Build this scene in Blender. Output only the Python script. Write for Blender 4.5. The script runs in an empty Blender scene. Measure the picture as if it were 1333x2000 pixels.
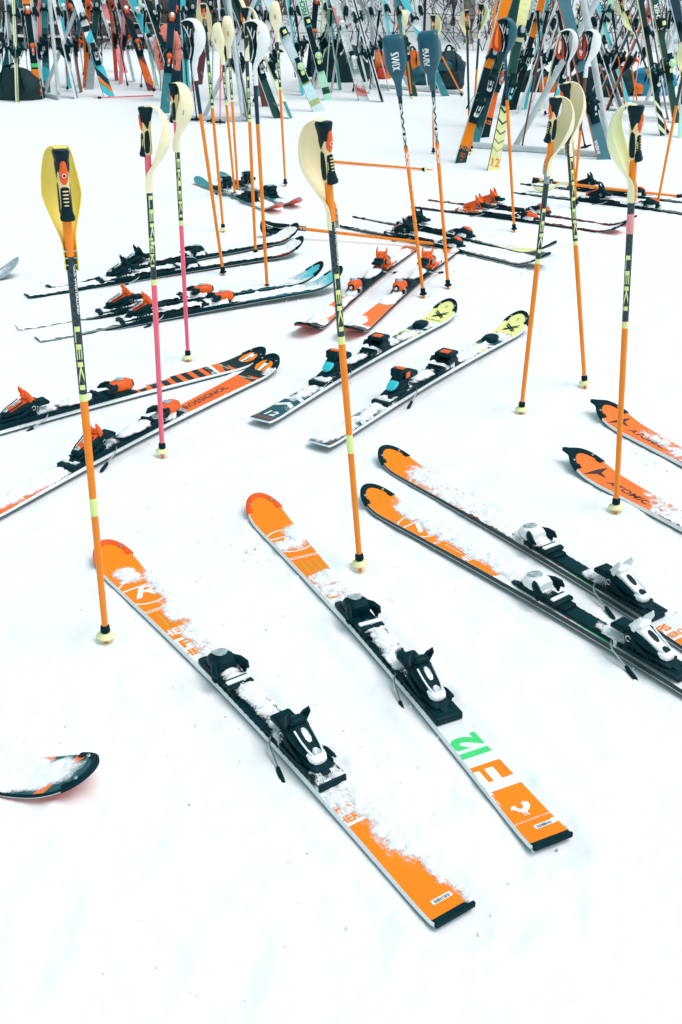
import bpy, bmesh, math, random
import numpy as np
from mathutils import Vector, Matrix

scene = bpy.context.scene
col = scene.collection
R = math.radians
rnd = random.Random(7)

# ------------------------------------------------------------------ camera, sky, sun, exposure
CAM_H, PITCH, FPX = 1.55, R(28.0), 2100.0          # metres, radians, focal length in pixels of a 1333 x 2000 picture
cam_data = bpy.data.cameras.new("camera")
cam = bpy.data.objects.new("camera", cam_data)
col.objects.link(cam)
cam.location = (0, 0, CAM_H)
cam.rotation_euler = (R(90) - PITCH, 0, 0)
cam_data.sensor_fit = 'VERTICAL'
cam_data.sensor_height = 36.0
cam_data.lens = 36.0 * FPX / 2000.0
cam_data.clip_start, cam_data.clip_end = 0.05, 500.0
scene.camera = cam

SUN_EL, SUN_AZ = R(66), R(105)                     # soft light from high on the right
world = bpy.data.worlds.new("World")
scene.world = world
world.use_nodes = True
wn, wl = world.node_tree.nodes, world.node_tree.links
sky = wn.new('ShaderNodeTexSky')
sky.sky_type = 'NISHITA'
sky.sun_disc = False
sky.sun_elevation = SUN_EL
sky.sun_rotation = SUN_AZ
sky.air_density, sky.dust_density, sky.ozone_density = 1.0, 3.0, 1.0
hsv = wn.new('ShaderNodeHueSaturation')
hsv.inputs['Saturation'].default_value = 0.78      # overcast: the blue is mostly veiled by cloud
hsv.inputs['Hue'].default_value = 0.425
wl.new(sky.outputs[0], hsv.inputs['Color'])
bg = wn['Background']
bg.inputs['Strength'].default_value = 0.15
wl.new(hsv.outputs[0], bg.inputs['Color'])

sun_data = bpy.data.lights.new("sun", 'SUN')
sun_data.energy = 0.8
sun_data.angle = R(35)
sun_data.color = (1.0, 1.0, 0.985)
sun = bpy.data.objects.new("sun", sun_data)
col.objects.link(sun)
sd = Vector((math.sin(SUN_AZ) * math.cos(SUN_EL), math.cos(SUN_AZ) * math.cos(SUN_EL), math.sin(SUN_EL)))
sun.rotation_euler = sd.to_track_quat('Z', 'Y').to_euler()
scene.view_settings.view_transform = 'Standard'
scene.view_settings.look = 'None'
scene.view_settings.gamma = 1.0
scene.view_settings.use_curve_mapping = False
scene.view_settings.exposure = 0.25

# ------------------------------------------------------------------ helpers
def G(px, py, z=0.0):
    """point at height z that the photograph shows at pixel (px, py)"""
    u, v = (px - 666.5) / FPX, (1000.0 - py) / FPX
    d = Vector((u, math.cos(PITCH) + v * math.sin(PITCH), -math.sin(PITCH) + v * math.cos(PITCH)))
    t = (z - CAM_H) / d.z
    return Vector((d.x * t, d.y * t, z))

def at_depth(px, py, Y):
    u, v = (px - 666.5) / FPX, (1000.0 - py) / FPX
    d = Vector((u, math.cos(PITCH) + v * math.sin(PITCH), -math.sin(PITCH) + v * math.cos(PITCH)))
    t = Y / d.y
    return Vector((d.x * t, Y, CAM_H + d.z * t))

def lin(c):
    return tuple((x / 12.92 if x <= 0.04045 else ((x + 0.055) / 1.055) ** 2.4) for x in c)

def hexc(h):
    return lin(tuple(int(h[i:i + 2], 16) / 255 for i in (0, 2, 4)))

MATS = {}
def mat(name, h, rough=0.4, metal=0.0, var=0.12, scale=40.0, bump=0.0, transl=0.0, spec=0.5, speck=0.0, coat=0.0):
    if name in MATS:
        return MATS[name]
    m = bpy.data.materials.new(name)
    m.use_nodes = True
    n, l = m.node_tree.nodes, m.node_tree.links
    p = n['Principled BSDF']
    c = hexc(h) if isinstance(h, str) else h
    p.inputs['Roughness'].default_value = rough
    p.inputs['Metallic'].default_value = metal
    p.inputs['Specular IOR Level'].default_value = spec
    if coat:
        p.inputs['Coat Weight'].default_value = coat
        p.inputs['Coat Roughness'].default_value = 0.12
    tc = n.new('ShaderNodeTexCoord')
    nz = n.new('ShaderNodeTexNoise')
    nz.inputs['Scale'].default_value = scale
    nz.inputs['Detail'].default_value = 4
    l.new(tc.outputs['Object'], nz.inputs['Vector'])
    mr = n.new('ShaderNodeMapRange')
    mr.inputs['From Min'].default_value, mr.inputs['From Max'].default_value = 0.3, 0.7
    mr.inputs['To Min'].default_value, mr.inputs['To Max'].default_value = 1 - var, 1 + var * 0.6
    l.new(nz.outputs['Fac'], mr.inputs['Value'])
    mx = n.new('ShaderNodeMix'); mx.data_type = 'RGBA'; mx.blend_type = 'MULTIPLY'
    mx.inputs[0].default_value = 1.0
    mx.inputs[6].default_value = (*c, 1)
    l.new(mr.outputs[0], mx.inputs[7])
    out = mx.outputs[2]
    if speck:                                       # snow grains stuck to the surface
        n2 = n.new('ShaderNodeTexNoise'); n2.inputs['Scale'].default_value = 230; n2.inputs['Detail'].default_value = 3
        n3 = n.new('ShaderNodeTexNoise'); n3.inputs['Scale'].default_value = 9; n3.inputs['Detail'].default_value = 2
        l.new(tc.outputs['Object'], n2.inputs['Vector']); l.new(tc.outputs['Object'], n3.inputs['Vector'])
        ad = n.new('ShaderNodeMath'); ad.operation = 'ADD'
        l.new(n2.outputs['Fac'], ad.inputs[0]); l.new(n3.outputs['Fac'], ad.inputs[1])
        th = n.new('ShaderNodeMapRange')
        th.inputs['From Min'].default_value, th.inputs['From Max'].default_value = 1.24 - speck, 1.34 - speck
        l.new(ad.outputs[0], th.inputs['Value'])
        m2 = n.new('ShaderNodeMix'); m2.data_type = 'RGBA'
        l.new(th.outputs[0], m2.inputs[0]); l.new(out, m2.inputs[6]); m2.inputs[7].default_value = (0.85, 0.88, 0.89, 1)
        out = m2.outputs[2]
    l.new(out, p.inputs['Base Color'])
    r2 = n.new('ShaderNodeMapRange')
    r2.inputs['To Min'].default_value, r2.inputs['To Max'].default_value = max(0.02, rough - 0.08), min(1, rough + 0.12)
    l.new(nz.outputs['Fac'], r2.inputs['Value']); l.new(r2.outputs[0], p.inputs['Roughness'])
    if bump:
        b = n.new('ShaderNodeBump'); b.inputs['Strength'].default_value = bump; b.inputs['Distance'].default_value = 0.004
        l.new(nz.outputs['Fac'], b.inputs['Height']); l.new(b.outputs[0], p.inputs['Normal'])
    if transl:
        t = n.new('ShaderNodeBsdfTranslucent'); t.inputs['Color'].default_value = (*c, 1)
        s = n.new('ShaderNodeMixShader'); s.inputs[0].default_value = transl
        l.new(p.outputs[0], s.inputs[1]); l.new(t.outputs[0], s.inputs[2])
        l.new(s.outputs[0], n['Material Output'].inputs['Surface'])
    MATS[name] = m
    return m

BLACK = mat('black_plastic', '002c33', 0.45, var=0.35, spec=0.10)
BLACKR = mat('black_rubber', '002a31', 0.6, var=0.35, spec=0.09, speck=-0.07)
BLACKS = mat('black_gloss', '00262c', 0.35, var=0.25, spec=0.16)
WHITE = mat('white_plastic', 'f2f5f5', 0.35, var=0.04)
WHITEP = mat('white_print', 'f6f8f8', 0.4, var=0.03)
STEEL = mat('steel', 'b9c6c9', 0.28, metal=0.9, var=0.1)
GALV = mat('galvanised_tube', 'c9d2d4', 0.5, metal=0.1, var=0.15, scale=14)
SILVER = mat('silver_badge', 'cfd9db', 0.25, metal=0.6, var=0.3, scale=90)
ORANGE = mat('ski_orange', 'fd8a1c', 0.5, var=0.05, scale=9, spec=0.12)
ORANGE2 = mat('ski_red_orange', 'fa7030', 0.5, var=0.07, scale=12, spec=0.12, speck=-0.02)
ORANGEB = mat('binding_orange', 'f3601a', 0.42, var=0.12, spec=0.3, speck=-0.06)
POLEO = mat('pole_orange', 'ff8a16', 0.33, var=0.08, scale=30, speck=-0.05, spec=0.35)
POLEP = mat('pole_pink', 'fb5f78', 0.32, var=0.06, scale=20, speck=-0.05, coat=0.4)
TIPO = mat('tip_orange_clear', 'f05a12', 0.4, var=0.1, spec=0.25)
LIME = mat('lime_print', 'e6f29a', 0.4, var=0.05)
LIMEP = mat('lime_plastic', 'f5f7b8', 0.4, var=0.05, transl=0.06)
YEL = mat('guard_yellow', 'ffea74', 0.32, var=0.04, scale=12, transl=0.06)
CREAM = mat('guard_cream', 'fff4cc', 0.36, var=0.04, scale=12, transl=0.06)
LIMEG = mat('guard_lime', 'f8fbcc', 0.36, var=0.04, scale=12, transl=0.06)
GRIPC = mat('grip_cream', 'f3d7a0', 0.5, var=0.06)
GWHITE = mat('guard_white', 'f6f9fa', 0.36, var=0.03, transl=0.05)
GTEAL = mat('guard_blue', '15596b', 0.3, var=0.1, transl=0.05)
RED = mat('strap_red', 'd8401f', 0.7, var=0.12)
GREEN = mat('print_green', '3fdc78', 0.4, var=0.05)
TEAL = mat('ski_teal', '1f5a62', 0.35 + 0.1, spec=0.2, var=0.15, scale=20, speck=-0.03)
TEALM = mat('ski_teal_mid', '3f8c93', 0.35 + 0.1, spec=0.2, var=0.15, scale=20, speck=-0.06)
CYAN = mat('ski_cyan', '45c9d6', 0.35 + 0.1, spec=0.2, var=0.15, scale=12, speck=-0.06)
MINT = mat('ski_mint', 'bdf0d0', 0.4 + 0.1, spec=0.2, var=0.08, scale=12, speck=-0.06)
VYEL = mat('ski_yellow', 'f1f29c', 0.35 + 0.1, spec=0.2, var=0.06, speck=-0.06)
PINK = mat('ski_pink', 'f09a9c', 0.4 + 0.1, spec=0.2, var=0.1, speck=-0.05)
BROWN = mat('ski_brown', '7a4335', 0.45, var=0.2, speck=-0.06)
MAROON = mat('ski_maroon', '6c3034', 0.45, var=0.2, speck=-0.03)
GREY = mat('ski_grey', '9fb0b3', 0.45, var=0.2, speck=0.00)
NAVY = mat('ski_navy', '123a4b', 0.35 + 0.1, spec=0.2, var=0.2, speck=-0.06)
DGREEN = mat('ski_green', '1d4a46', 0.35 + 0.1, spec=0.2, var=0.2, speck=-0.05)
WSKI = mat('ski_white', 'eef2f2', 0.35, var=0.05, scale=12)
ORANGE3 = mat('ski_soft_orange', 'fd7e38', 0.5, var=0.07, scale=12, spec=0.12)
EMBLEM = mat('dark_print', '3c1a20', 0.4, var=0.1)
BASEB = mat('ski_base', '14343a', 0.4, var=0.1)
BASER = mat('ski_base_red', 'e0502a', 0.35, var=0.1)
PALEB = mat('ski_pale_blue', 'd3e6ea', 0.4, var=0.12, scale=10, speck=-0.03)
CYANL = mat('lever_cyan', '2cc4cf', 0.35, var=0.1)
TAPE = mat('grey_tape', '9aa7a9', 0.6, var=0.35, scale=90)

def snow_material(name, base, scale, strength, dist):
    m = bpy.data.materials.new(name); m.use_nodes = True
    n, l = m.node_tree.nodes, m.node_tree.links
    p = n['Principled BSDF']
    p.inputs['Base Color'].default_value = (*base, 1)
    p.inputs['Roughness'].default_value = 0.75
    p.inputs['Specular IOR Level'].default_value = 0.25
    tc = n.new('ShaderNodeTexCoord')
    prev = None
    for sc, st in ((scale, strength), (scale * 4.3, strength * 0.8)):
        nz = n.new('ShaderNodeTexNoise'); nz.inputs['Scale'].default_value = sc; nz.inputs['Detail'].default_value = 5
        l.new(tc.outputs['Object'], nz.inputs['Vector'])
        b = n.new('ShaderNodeBump'); b.inputs['Strength'].default_value = st; b.inputs['Distance'].default_value = dist
        l.new(nz.outputs['Fac'], b.inputs['Height'])
        if prev: l.new(prev.outputs[0], b.inputs['Normal'])
        prev = b
    l.new(prev.outputs[0], p.inputs['Normal'])
    return m
SNOW = snow_material('snow', (0.91, 0.93, 0.935), 16, 0.09, 0.012)
SNOWC = snow_material('snow_crumbs', (0.905, 0.92, 0.925), 140, 0.2, 0.003)
def thin_out(m):
    """snow that thins into powder towards the rim of each patch (attribute cover)"""
    n, l = m.node_tree.nodes, m.node_tree.links
    at = n.new('ShaderNodeAttribute'); at.attribute_name = 'cover'
    tc = n.new('ShaderNodeTexCoord'); nz = n.new('ShaderNodeTexNoise'); nz.inputs['Scale'].default_value = 330; nz.inputs['Detail'].default_value = 4; nz.inputs['Roughness'].default_value = .7
    l.new(tc.outputs['Object'], nz.inputs['Vector'])
    ma = n.new('ShaderNodeMath'); ma.operation = 'MULTIPLY_ADD'; l.new(nz.outputs['Fac'], ma.inputs[0]); ma.inputs[1].default_value = 1.5; l.new(at.outputs['Fac'], ma.inputs[2])
    mr = n.new('ShaderNodeMapRange'); mr.interpolation_type = 'SMOOTHSTEP'; mr.inputs['From Min'].default_value = .45; mr.inputs['From Max'].default_value = 1.15; l.new(ma.outputs[0], mr.inputs['Value'])
    tr = n.new('ShaderNodeBsdfTransparent'); mx = n.new('ShaderNodeMixShader')
    l.new(mr.outputs[0], mx.inputs[0]); l.new(tr.outputs[0], mx.inputs[1]); l.new(n['Principled BSDF'].outputs[0], mx.inputs[2]); l.new(mx.outputs[0], n['Material Output'].inputs['Surface'])
thin_out(SNOWC)

def carbon_material():
    m = bpy.data.materials.new('black_shaft_checks'); m.use_nodes = True
    n, l = m.node_tree.nodes, m.node_tree.links
    p = n['Principled BSDF']; p.inputs['Roughness'].default_value = 0.3
    tc = n.new('ShaderNodeTexCoord'); sx = n.new('ShaderNodeSeparateXYZ'); l.new(tc.outputs['Object'], sx.inputs[0])
    a = n.new('ShaderNodeMath'); a.operation = 'ARCTAN2'; l.new(sx.outputs['Y'], a.inputs[0]); l.new(sx.outputs['X'], a.inputs[1])
    m1 = n.new('ShaderNodeMath'); m1.operation = 'MULTIPLY'; l.new(a.outputs[0], m1.inputs[0]); m1.inputs[1].default_value = 8 / (2 * math.pi)
    m2 = n.new('ShaderNodeMath'); m2.operation = 'MULTIPLY'; l.new(sx.outputs['Z'], m2.inputs[0]); m2.inputs[1].default_value = 120
    cb = n.new('ShaderNodeCombineXYZ'); l.new(m1.outputs[0], cb.inputs[0]); l.new(m2.outputs[0], cb.inputs[1]); cb.inputs[2].default_value = 0.5
    ch = n.new('ShaderNodeTexChecker'); ch.inputs['Scale'].default_value = 1.0
    ch.inputs['Color1'].default_value = (*hexc('0b2226'), 1); ch.inputs['Color2'].default_value = (*hexc('1f4047'), 1)
    l.new(cb.outputs[0], ch.inputs['Vector']); l.new(ch.outputs['Color'], p.inputs['Base Color'])
    return m
CARBON = carbon_material()

class NoiseField:
    """smooth value noise on a lattice, summed over octaves"""
    def __init__(self, seed, n=256):
        self.n = n
        self.g = np.random.RandomState(seed).rand(n, n) * 2 - 1
    def val(self, x, y):
        xi, yi = np.floor(x).astype(int), np.floor(y).astype(int)
        fx, fy = x - xi, y - yi
        fx = fx * fx * fx * (fx * (fx * 6 - 15) + 10); fy = fy * fy * fy * (fy * (fy * 6 - 15) + 10)
        n, g = self.n, self.g
        a, b = g[xi % n, yi % n], g[(xi + 1) % n, yi % n]
        c, d = g[xi % n, (yi + 1) % n], g[(xi + 1) % n, (yi + 1) % n]
        return (a * (1 - fx) + b * fx) * (1 - fy) + (c * (1 - fx) + d * fx) * fy
    def fbm(self, x, y, octv=4, gain=0.5):
        s, a, t = 0, 1.0, 0
        for i in range(octv):
            s = s + a * self.val(x * 2 ** i + 17.3 * i, y * 2 ** i + 5.1 * i); t += a; a *= gain
        return s / t
NF = NoiseField(3)

class MB:
    def __init__(self): self.v, self.f, self.m, self.seg, self.tag = [], [], [], [], 'print'
    def add(self, vs, fs, mi=0):
        o = len(self.v); self.seg.append((self.tag, o, len(self.f), mi)); self.v += [tuple(p) for p in vs]
        self.f += [tuple(i + o for i in f) for f in fs]; self.m += [mi] * len(fs)
        return self
    def loft(self, rings, mi=0, cap=True):
        k = len(rings[0]); vs = [p for r in rings for p in r]; fs = []
        for i in range(len(rings) - 1):
            for j in range(k):
                a, b = i * k + j, i * k + (j + 1) % k
                fs.append((a, b, b + k, a + k))
        if cap:
            fs.append(tuple(reversed(range(k)))); fs.append(tuple(range((len(rings) - 1) * k, len(rings) * k)))
        return self.add(vs, fs, mi)
    def tube(self, pts, rad, seg=8, mi=0, flat=None):
        pts = [Vector(p) for p in pts]; rings = []
        up = Vector((0, 0, 1))
        for i, p in enumerate(pts):
            t = (pts[min(i + 1, len(pts) - 1)] - pts[max(i - 1, 0)]).normalized()
            u = up - t * up.dot(t)
            if u.length < 0.05: u = Vector((0, 1, 0)) - t * t.y
            u.normalize(); w = t.cross(u)
            r = rad[i] if isinstance(rad, (list, tuple)) else rad
            ru, rw = (r, r) if flat is None else (r, r * flat)
            rings.append([p + u * (ru * math.cos(a)) + w * (rw * math.sin(a)) for a in [2 * math.pi * k / seg for k in range(seg)]])
        return self.loft(rings, mi)
    def box(self, c, h, bev=0.002, mi=0, mtx=None):
        """bevelled box: centre, half sizes"""
        b = min(bev, *[x * 0.45 for x in h]); rings = []
        for z, ins in ((-h[2], b), (-h[2] + b, 0), (h[2] - b, 0), (h[2], b)):
            x, y = h[0] - ins, h[1] - ins; q = b
            r = [(x - q, -y), (x, -y + q), (x, y - q), (x - q, y), (-x + q, y), (-x, y - q), (-x, -y + q), (-x + q, -y)]
            rings.append([Vector((a, bb, z)) for a, bb in r])
        for r in rings:
            for i in range(8):
                p = r[i]
                if mtx: p = mtx @ p
                r[i] = p + Vector(c)
        return self.loft(rings, mi)
    def xloft(self, secs, n=2.6, seg=18, mi=0):
        """sections (x, zlow, zhigh, halfwidth[, ycentre]) along x"""
        rings = []
        for s in secs:
            x, z0, z1, hw = s[:4]; yc = s[4] if len(s) > 4 else 0
            r = []
            for k in range(seg):
                a = 2 * math.pi * k / seg; ca, sa = math.cos(a), math.sin(a)
                r.append((x, yc + hw * math.copysign(abs(ca) ** (2 / n), ca), (z0 + z1) / 2 + (z1 - z0) / 2 * math.copysign(abs(sa) ** (2 / n), sa)))
            rings.append(r)
        return self.loft(rings, mi)
    def zloft(self, secs, n=2.0, seg=18, mi=0):
        """sections (z, halfx, halfy[, xc, yc]) along z"""
        rings = []
        for s in secs:
            z, hx, hy = s[:3]; xc, yc = (s[3], s[4]) if len(s) > 4 else (0, 0)
            rings.append([(xc + hx * math.copysign(abs(math.cos(a)) ** (2 / n), math.cos(a)), yc + hy * math.copysign(abs(math.sin(a)) ** (2 / n), math.sin(a)), z)
                          for a in [2 * math.pi * k / seg for k in range(seg)]])
        return self.loft(rings, mi)
    def mesh(self, name, mats, smooth=40):
        me = bpy.data.meshes.new(name)
        me.from_pydata(self.v, [], self.f)
        for m in (mats if isinstance(mats, (list, tuple)) else [mats]): me.materials.append(m)
        me.polygons.foreach_set('material_index', self.m)
        bm = bmesh.new(); bm.from_mesh(me); bmesh.ops.recalc_face_normals(bm, faces=bm.faces); bm.to_mesh(me); bm.free()
        if smooth:
            me.polygons.foreach_set('use_smooth', [True] * len(me.polygons)); me.set_sharp_from_angle(angle=R(smooth))
        me.update()
        return me

def link(name, me, parent=None, mtx=None):
    o = bpy.data.objects.new(name, me); col.objects.link(o)
    if parent: o.parent = parent
    if mtx is not None: o.matrix_local = mtx
    return o

def thing(name, label, cat, mtx=None, group=None, data=None):
    o = bpy.data.objects.new(name, data); col.objects.link(o)
    o['label'] = label; o['category'] = cat
    if group: o['group'] = group
    if mtx is not None: o.matrix_world = mtx
    return o

def grid_mesh(name, X, Y, Z, keep, m, smooth=True, cover=None):
    """quads of a height field where keep is true"""
    nr, nc = X.shape
    idx = np.arange(nr * nc).reshape(nr, nc)
    q = np.stack([idx[:-1, :-1], idx[1:, :-1], idx[1:, 1:], idx[:-1, 1:]], -1).reshape(-1, 4)
    if keep is not None:
        k = keep.ravel(); q = q[k[q].any(1)]
    if len(q) == 0: return None
    used = np.unique(q); re = np.zeros(nr * nc, int); re[used] = np.arange(len(used)); q = re[q]
    v = np.stack([X.ravel(), Y.ravel(), Z.ravel()], -1)[used]
    me = bpy.data.meshes.new(name)
    me.vertices.add(len(v)); me.vertices.foreach_set('co', v.ravel())
    me.loops.add(len(q) * 4); me.loops.foreach_set('vertex_index', q.ravel().astype(np.int32))
    me.polygons.add(len(q)); me.polygons.foreach_set('loop_start', np.arange(0, len(q) * 4, 4, dtype=np.int32))
    me.polygons.foreach_set('use_smooth', np.ones(len(q), bool))
    me.update(calc_edges=True); me.validate()
    me.materials.append(m)
    if cover is not None:
        a = me.attributes.new('cover', 'FLOAT', 'POINT'); a.data.foreach_set('value', cover.ravel()[used].astype(np.float32))
    return me

# ---- lettering: 2-D shapes (verts, faces) that are laid onto surfaces
TEXTS = {}
def text2d(body, bold=0.0, shear=0.0, slices=None):
    """flat text of cap height about 1, centred on its middle; returns verts, faces, width"""
    key = (body, bold, shear, slices)
    if key in TEXTS: return TEXTS[key]
    c = bpy.data.curves.new('lettering', 'FONT'); c.body = body; c.size = 1.4; c.offset = bold; c.shear = shear
    c.resolution_u = 3; c.align_x = 'CENTER'
    o = bpy.data.objects.new('lettering', c); col.objects.link(o)
    bpy.context.view_layer.update()
    me = bpy.data.meshes.new_from_object(o)
    bpy.data.objects.remove(o); bpy.data.curves.remove(c)
    bm = bmesh.new(); bm.from_mesh(me); bpy.data.meshes.remove(me)
    ys = [v.co.y for v in bm.verts]; xs = [v.co.x for v in bm.verts]
    yc = 0.5
    for v in bm.verts: v.co.y -= yc
    if slices:
        for ax in (0, 1):
            lo, hi = (min(xs), max(xs)) if ax == 0 else (min(ys) - yc, max(ys) - yc)
            k = slices[ax]
            if not k: continue
            n = int((hi - lo) / k)
            for i in range(1, n + 1):
                co = Vector((lo + i * k, 0, 0)) if ax == 0 else Vector((0, lo + i * k, 0))
                no = Vector((1, 0, 0)) if ax == 0 else Vector((0, 1, 0))
                bmesh.ops.bisect_plane(bm, geom=bm.verts[:] + bm.edges[:] + bm.faces[:], plane_co=co, plane_no=no, dist=1e-5)
    bm.verts.index_update()
    r = ([(v.co.x, v.co.y) for v in bm.verts], [tuple(v.index for v in f.verts) for f in bm.faces], max(xs) - min(xs))
    bm.free(); TEXTS[key] = r
    return r

# ------------------------------------------------------------------ skis
class SkiShape:
    def __init__(s, L=1.65, tail=0.049, waist=0.033, shovel=0.058, rise=0.055, risel=0.19, t=0.013, twin=False, tailrise=0.006):
        s.L, s.tail, s.waist, s.shovel, s.rise, s.risel, s.t, s.twin, s.tailrise = L, tail, waist, shovel, rise, risel, t, twin, tailrise
        s.sw = 0.43 * L; s.ss = L - 0.13
    def w(s, x):
        x = np.asarray(x, float)
        a = s.waist + (s.tail - s.waist) * np.clip((s.sw - x) / s.sw, 0, 1) ** 1.6
        b = s.waist + (s.shovel - s.waist) * np.clip((x - s.sw) / (s.ss - s.sw), 0, 1) ** 1.6
        r = np.where(x < s.sw, a, b)
        e = np.clip((x - s.ss) / (s.L - s.ss), 0, 1)
        r = r * np.sqrt(np.maximum(1 - e ** 2.6, 0.003))
        if s.twin:
            e = np.clip((0.10 - x) / 0.10, 0, 1); r = r * np.sqrt(np.maximum(1 - e ** 2.6, 0.003))
        else:
            e = np.clip((0.012 - x) / 0.012, 0, 1); r = r - 0.004 * e ** 2
        return r
    def z0(s, x):
        x = np.asarray(x, float)
        z = s.rise * np.clip((x - (s.L - s.risel)) / s.risel, 0, 1) ** 2
        tl = 0.16 if s.twin else 0.10
        z = z + (0.04 if s.twin else s.tailrise) * np.clip((tl - x) / tl, 0, 1) ** 2
        return z
    def th(s, x):
        x = np.asarray(x, float)
        return s.t * (0.5 + 0.5 * np.clip(np.minimum(x / 0.5, (s.L - x) / 0.6), 0, 1)) 
    def top(s, x): return s.z0(x) + s.th(x)

def stations(sh, fine=True):
    L = sh.L
    a = np.linspace(0, L - 0.2, 30 if fine else 12); b = L - 0.2 + 0.2 * np.sin(np.linspace(0, np.pi / 2, 26 if fine else 11))
    c = [0.004, 0.012] + list(np.linspace(0.02, 0.2, 10))
    if sh.twin: c = list(0.12 * (1 - np.cos(np.linspace(0.1, np.pi / 2, 10))))
    return np.unique(np.concatenate([a, b, c]))

def ski_body_mesh(sh, mats, fine=True):
    """mats: top sheet, sidewall, base"""
    mb = MB(); xs = stations(sh, fine); vs = []
    for x in xs:
        w, z, t = float(sh.w(x)), float(sh.z0(x)), float(sh.th(x)); i = min(0.0035, w * 0.5)
        vs += [(x, w, z), (x, w, z + 0.0022), (x, w - i, z + t), (x, -w + i, z + t), (x, -w, z + 0.0022), (x, -w, z)]
    n = len(xs)
    def q(k0, k1): return [(i * 6 + k0, (i + 1) * 6 + k0, (i + 1) * 6 + k1, i * 6 + k1) for i in range(n - 1)]
    mb.add(vs, q(2, 3), 0)
    o = 0
    for a, b, m in ((1, 2, 1), (3, 4, 1), (0, 1, 3), (4, 5, 3), (5, 0, 2)):
        mb.f += q(a, b); mb.m += [m] * (n - 1)
    mb.f += [tuple(range(6)), tuple((n - 1) * 6 + k for k in range(6))]; mb.m += [1, 1]
    return mb.mesh('ski_body', list(mats) + [STEEL], 35)

def lay(mb, sh, verts, faces, s0, v0, sc, mi, rot=0, lift=0.0006, clip=True, asp=1.0):
    """2-D shape onto the top sheet; rot 0 reads across the ski with its top towards the tip"""
    c, s = math.cos(R(rot)), math.sin(R(rot)); out = []
    for x, y in verts:
        x *= sc * asp; y *= sc
        tx, ty = x * c - y * s, x * s + y * c
        S, V = s0 + ty, v0 - tx
        S = min(max(S, 0.001), sh.L - 0.002)
        if clip:
            w = float(sh.w(S)) - 0.0042; V = max(-w, min(w, V))
        out.append((S, V, float(sh.top(S)) + lift))
    if mb.tag == 'print': mb.tag = 'lettering'
    mb.add(out, faces, mi)
    if mb.tag == 'lettering': mb.tag = 'print'

def band(mb, sh, s0, s1, mi, slant=0.0, v0=-1, v1=1, lift=0.0004, wig=0.0):
    """colour field across the ski from s0 to s1, edges slanted by slant; v0, v1 in fractions of the half width"""
    n = max(2, int(abs(s1 - s0) / 0.012)); k = 7; vs, fs = [], []
    for i in range(n + 1):
        for j in range(k):
            fv = v0 + (v1 - v0) * j / (k - 1)
            S = s0 + (s1 - s0) * i / n + slant * fv
            S = min(max(S, 0.001), sh.L - 0.001)
            w = max(float(sh.w(S)) - 0.0042, 0.0005)
            vs.append((S, w * fv, float(sh.top(S)) + lift))
    for i in range(n):
        for j in range(k - 1):
            a = i * k + j; fs.append((a, a + 1, a + k + 1, a + k))
    mb.tag = 'colour_band'; mb.add(vs, fs, mi); mb.tag = 'print'

def ring2d(r0, r1, a0=0, a1=360, n=40, ax=1.0):
    vs, fs = [], []
    for i in range(n + 1):
        a = R(a0 + (a1 - a0) * i / n)
        vs += [(ax * r0 * math.cos(a), r0 * math.sin(a)), (ax * r1 * math.cos(a), r1 * math.sin(a))]
    return vs, [(2 * i, 2 * i + 1, 2 * i + 3, 2 * i + 2) for i in range(n)]

def tip_guard_mesh(sh, m, beak=False, inset=0.017, back=0.075, rivets=True):
    """horseshoe of plastic riveted over the shovel's edge"""
    mb = MB(); vs = []; n = 44; L = sh.L
    xs = L - back * (1 - np.sin(np.linspace(0, np.pi / 2, n // 2)))
    pts = [(x, float(sh.w(x))) for x in xs] + [(x, -float(sh.w(x))) for x in xs[::-1][1:]]
    rings = []
    for i, (x, v) in enumerate(pts):
        p = np.array([x, v]); a = np.array(pts[max(i - 1, 0)]); b = np.array(pts[min(i + 1, len(pts) - 1)])
        t = (b - a) / (np.linalg.norm(b - a) + 1e-9); nn = np.array([t[1], -t[0]])
        c = np.array([L - back, 0]) - p
        if nn @ c < 0: nn = -nn
        f = min(1, 0.55 + 0.45 * math.sin(math.pi * i / (len(pts) - 1)) + (0.35 if i < 4 or i > len(pts) - 5 else 0))
        o = p - nn * 0.003; q = p + nn * inset * f
        if beak:
            o = o + np.array([1, 0.55]) * 0.03 * math.exp(-((i - len(pts) * 0.42) / 3.2) ** 2)
        zt = float(sh.top(min(x, L))); zb = float(sh.z0(x))
        q[1] = np.clip(q[1], -abs(v) if v < 0 else -1, abs(v) if v > 0 else 1)
        rings.append([(o[0], o[1], zb - 0.001), (o[0], o[1], zt + 0.001), (p[0] + nn[0] * 0.003, p[1] + nn[1] * 0.003, zt + 0.0035), (q[0], q[1], float(sh.top(q[0])) + 0.003), (q[0], q[1], float(sh.top(q[0])) - 0.002), (p[0], p[1], zb - 0.001)])
    mb.loft(rings, 0)
    mats = [m]
    if rivets:
        mats.append(STEEL)
        for sgn in (1, -1):
            x = L - back * 0.55; y = sgn * (float(sh.w(x)) - 0.011)
            z = float(sh.top(x)); mb.zloft([(z, .0052, .0052, x, y), (z + .005, .005, .005, x, y), (z + .0062, .003, .003, x, y)], seg=10, mi=1)
    return mb.mesh('tip_guard', mats, 40)

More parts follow.
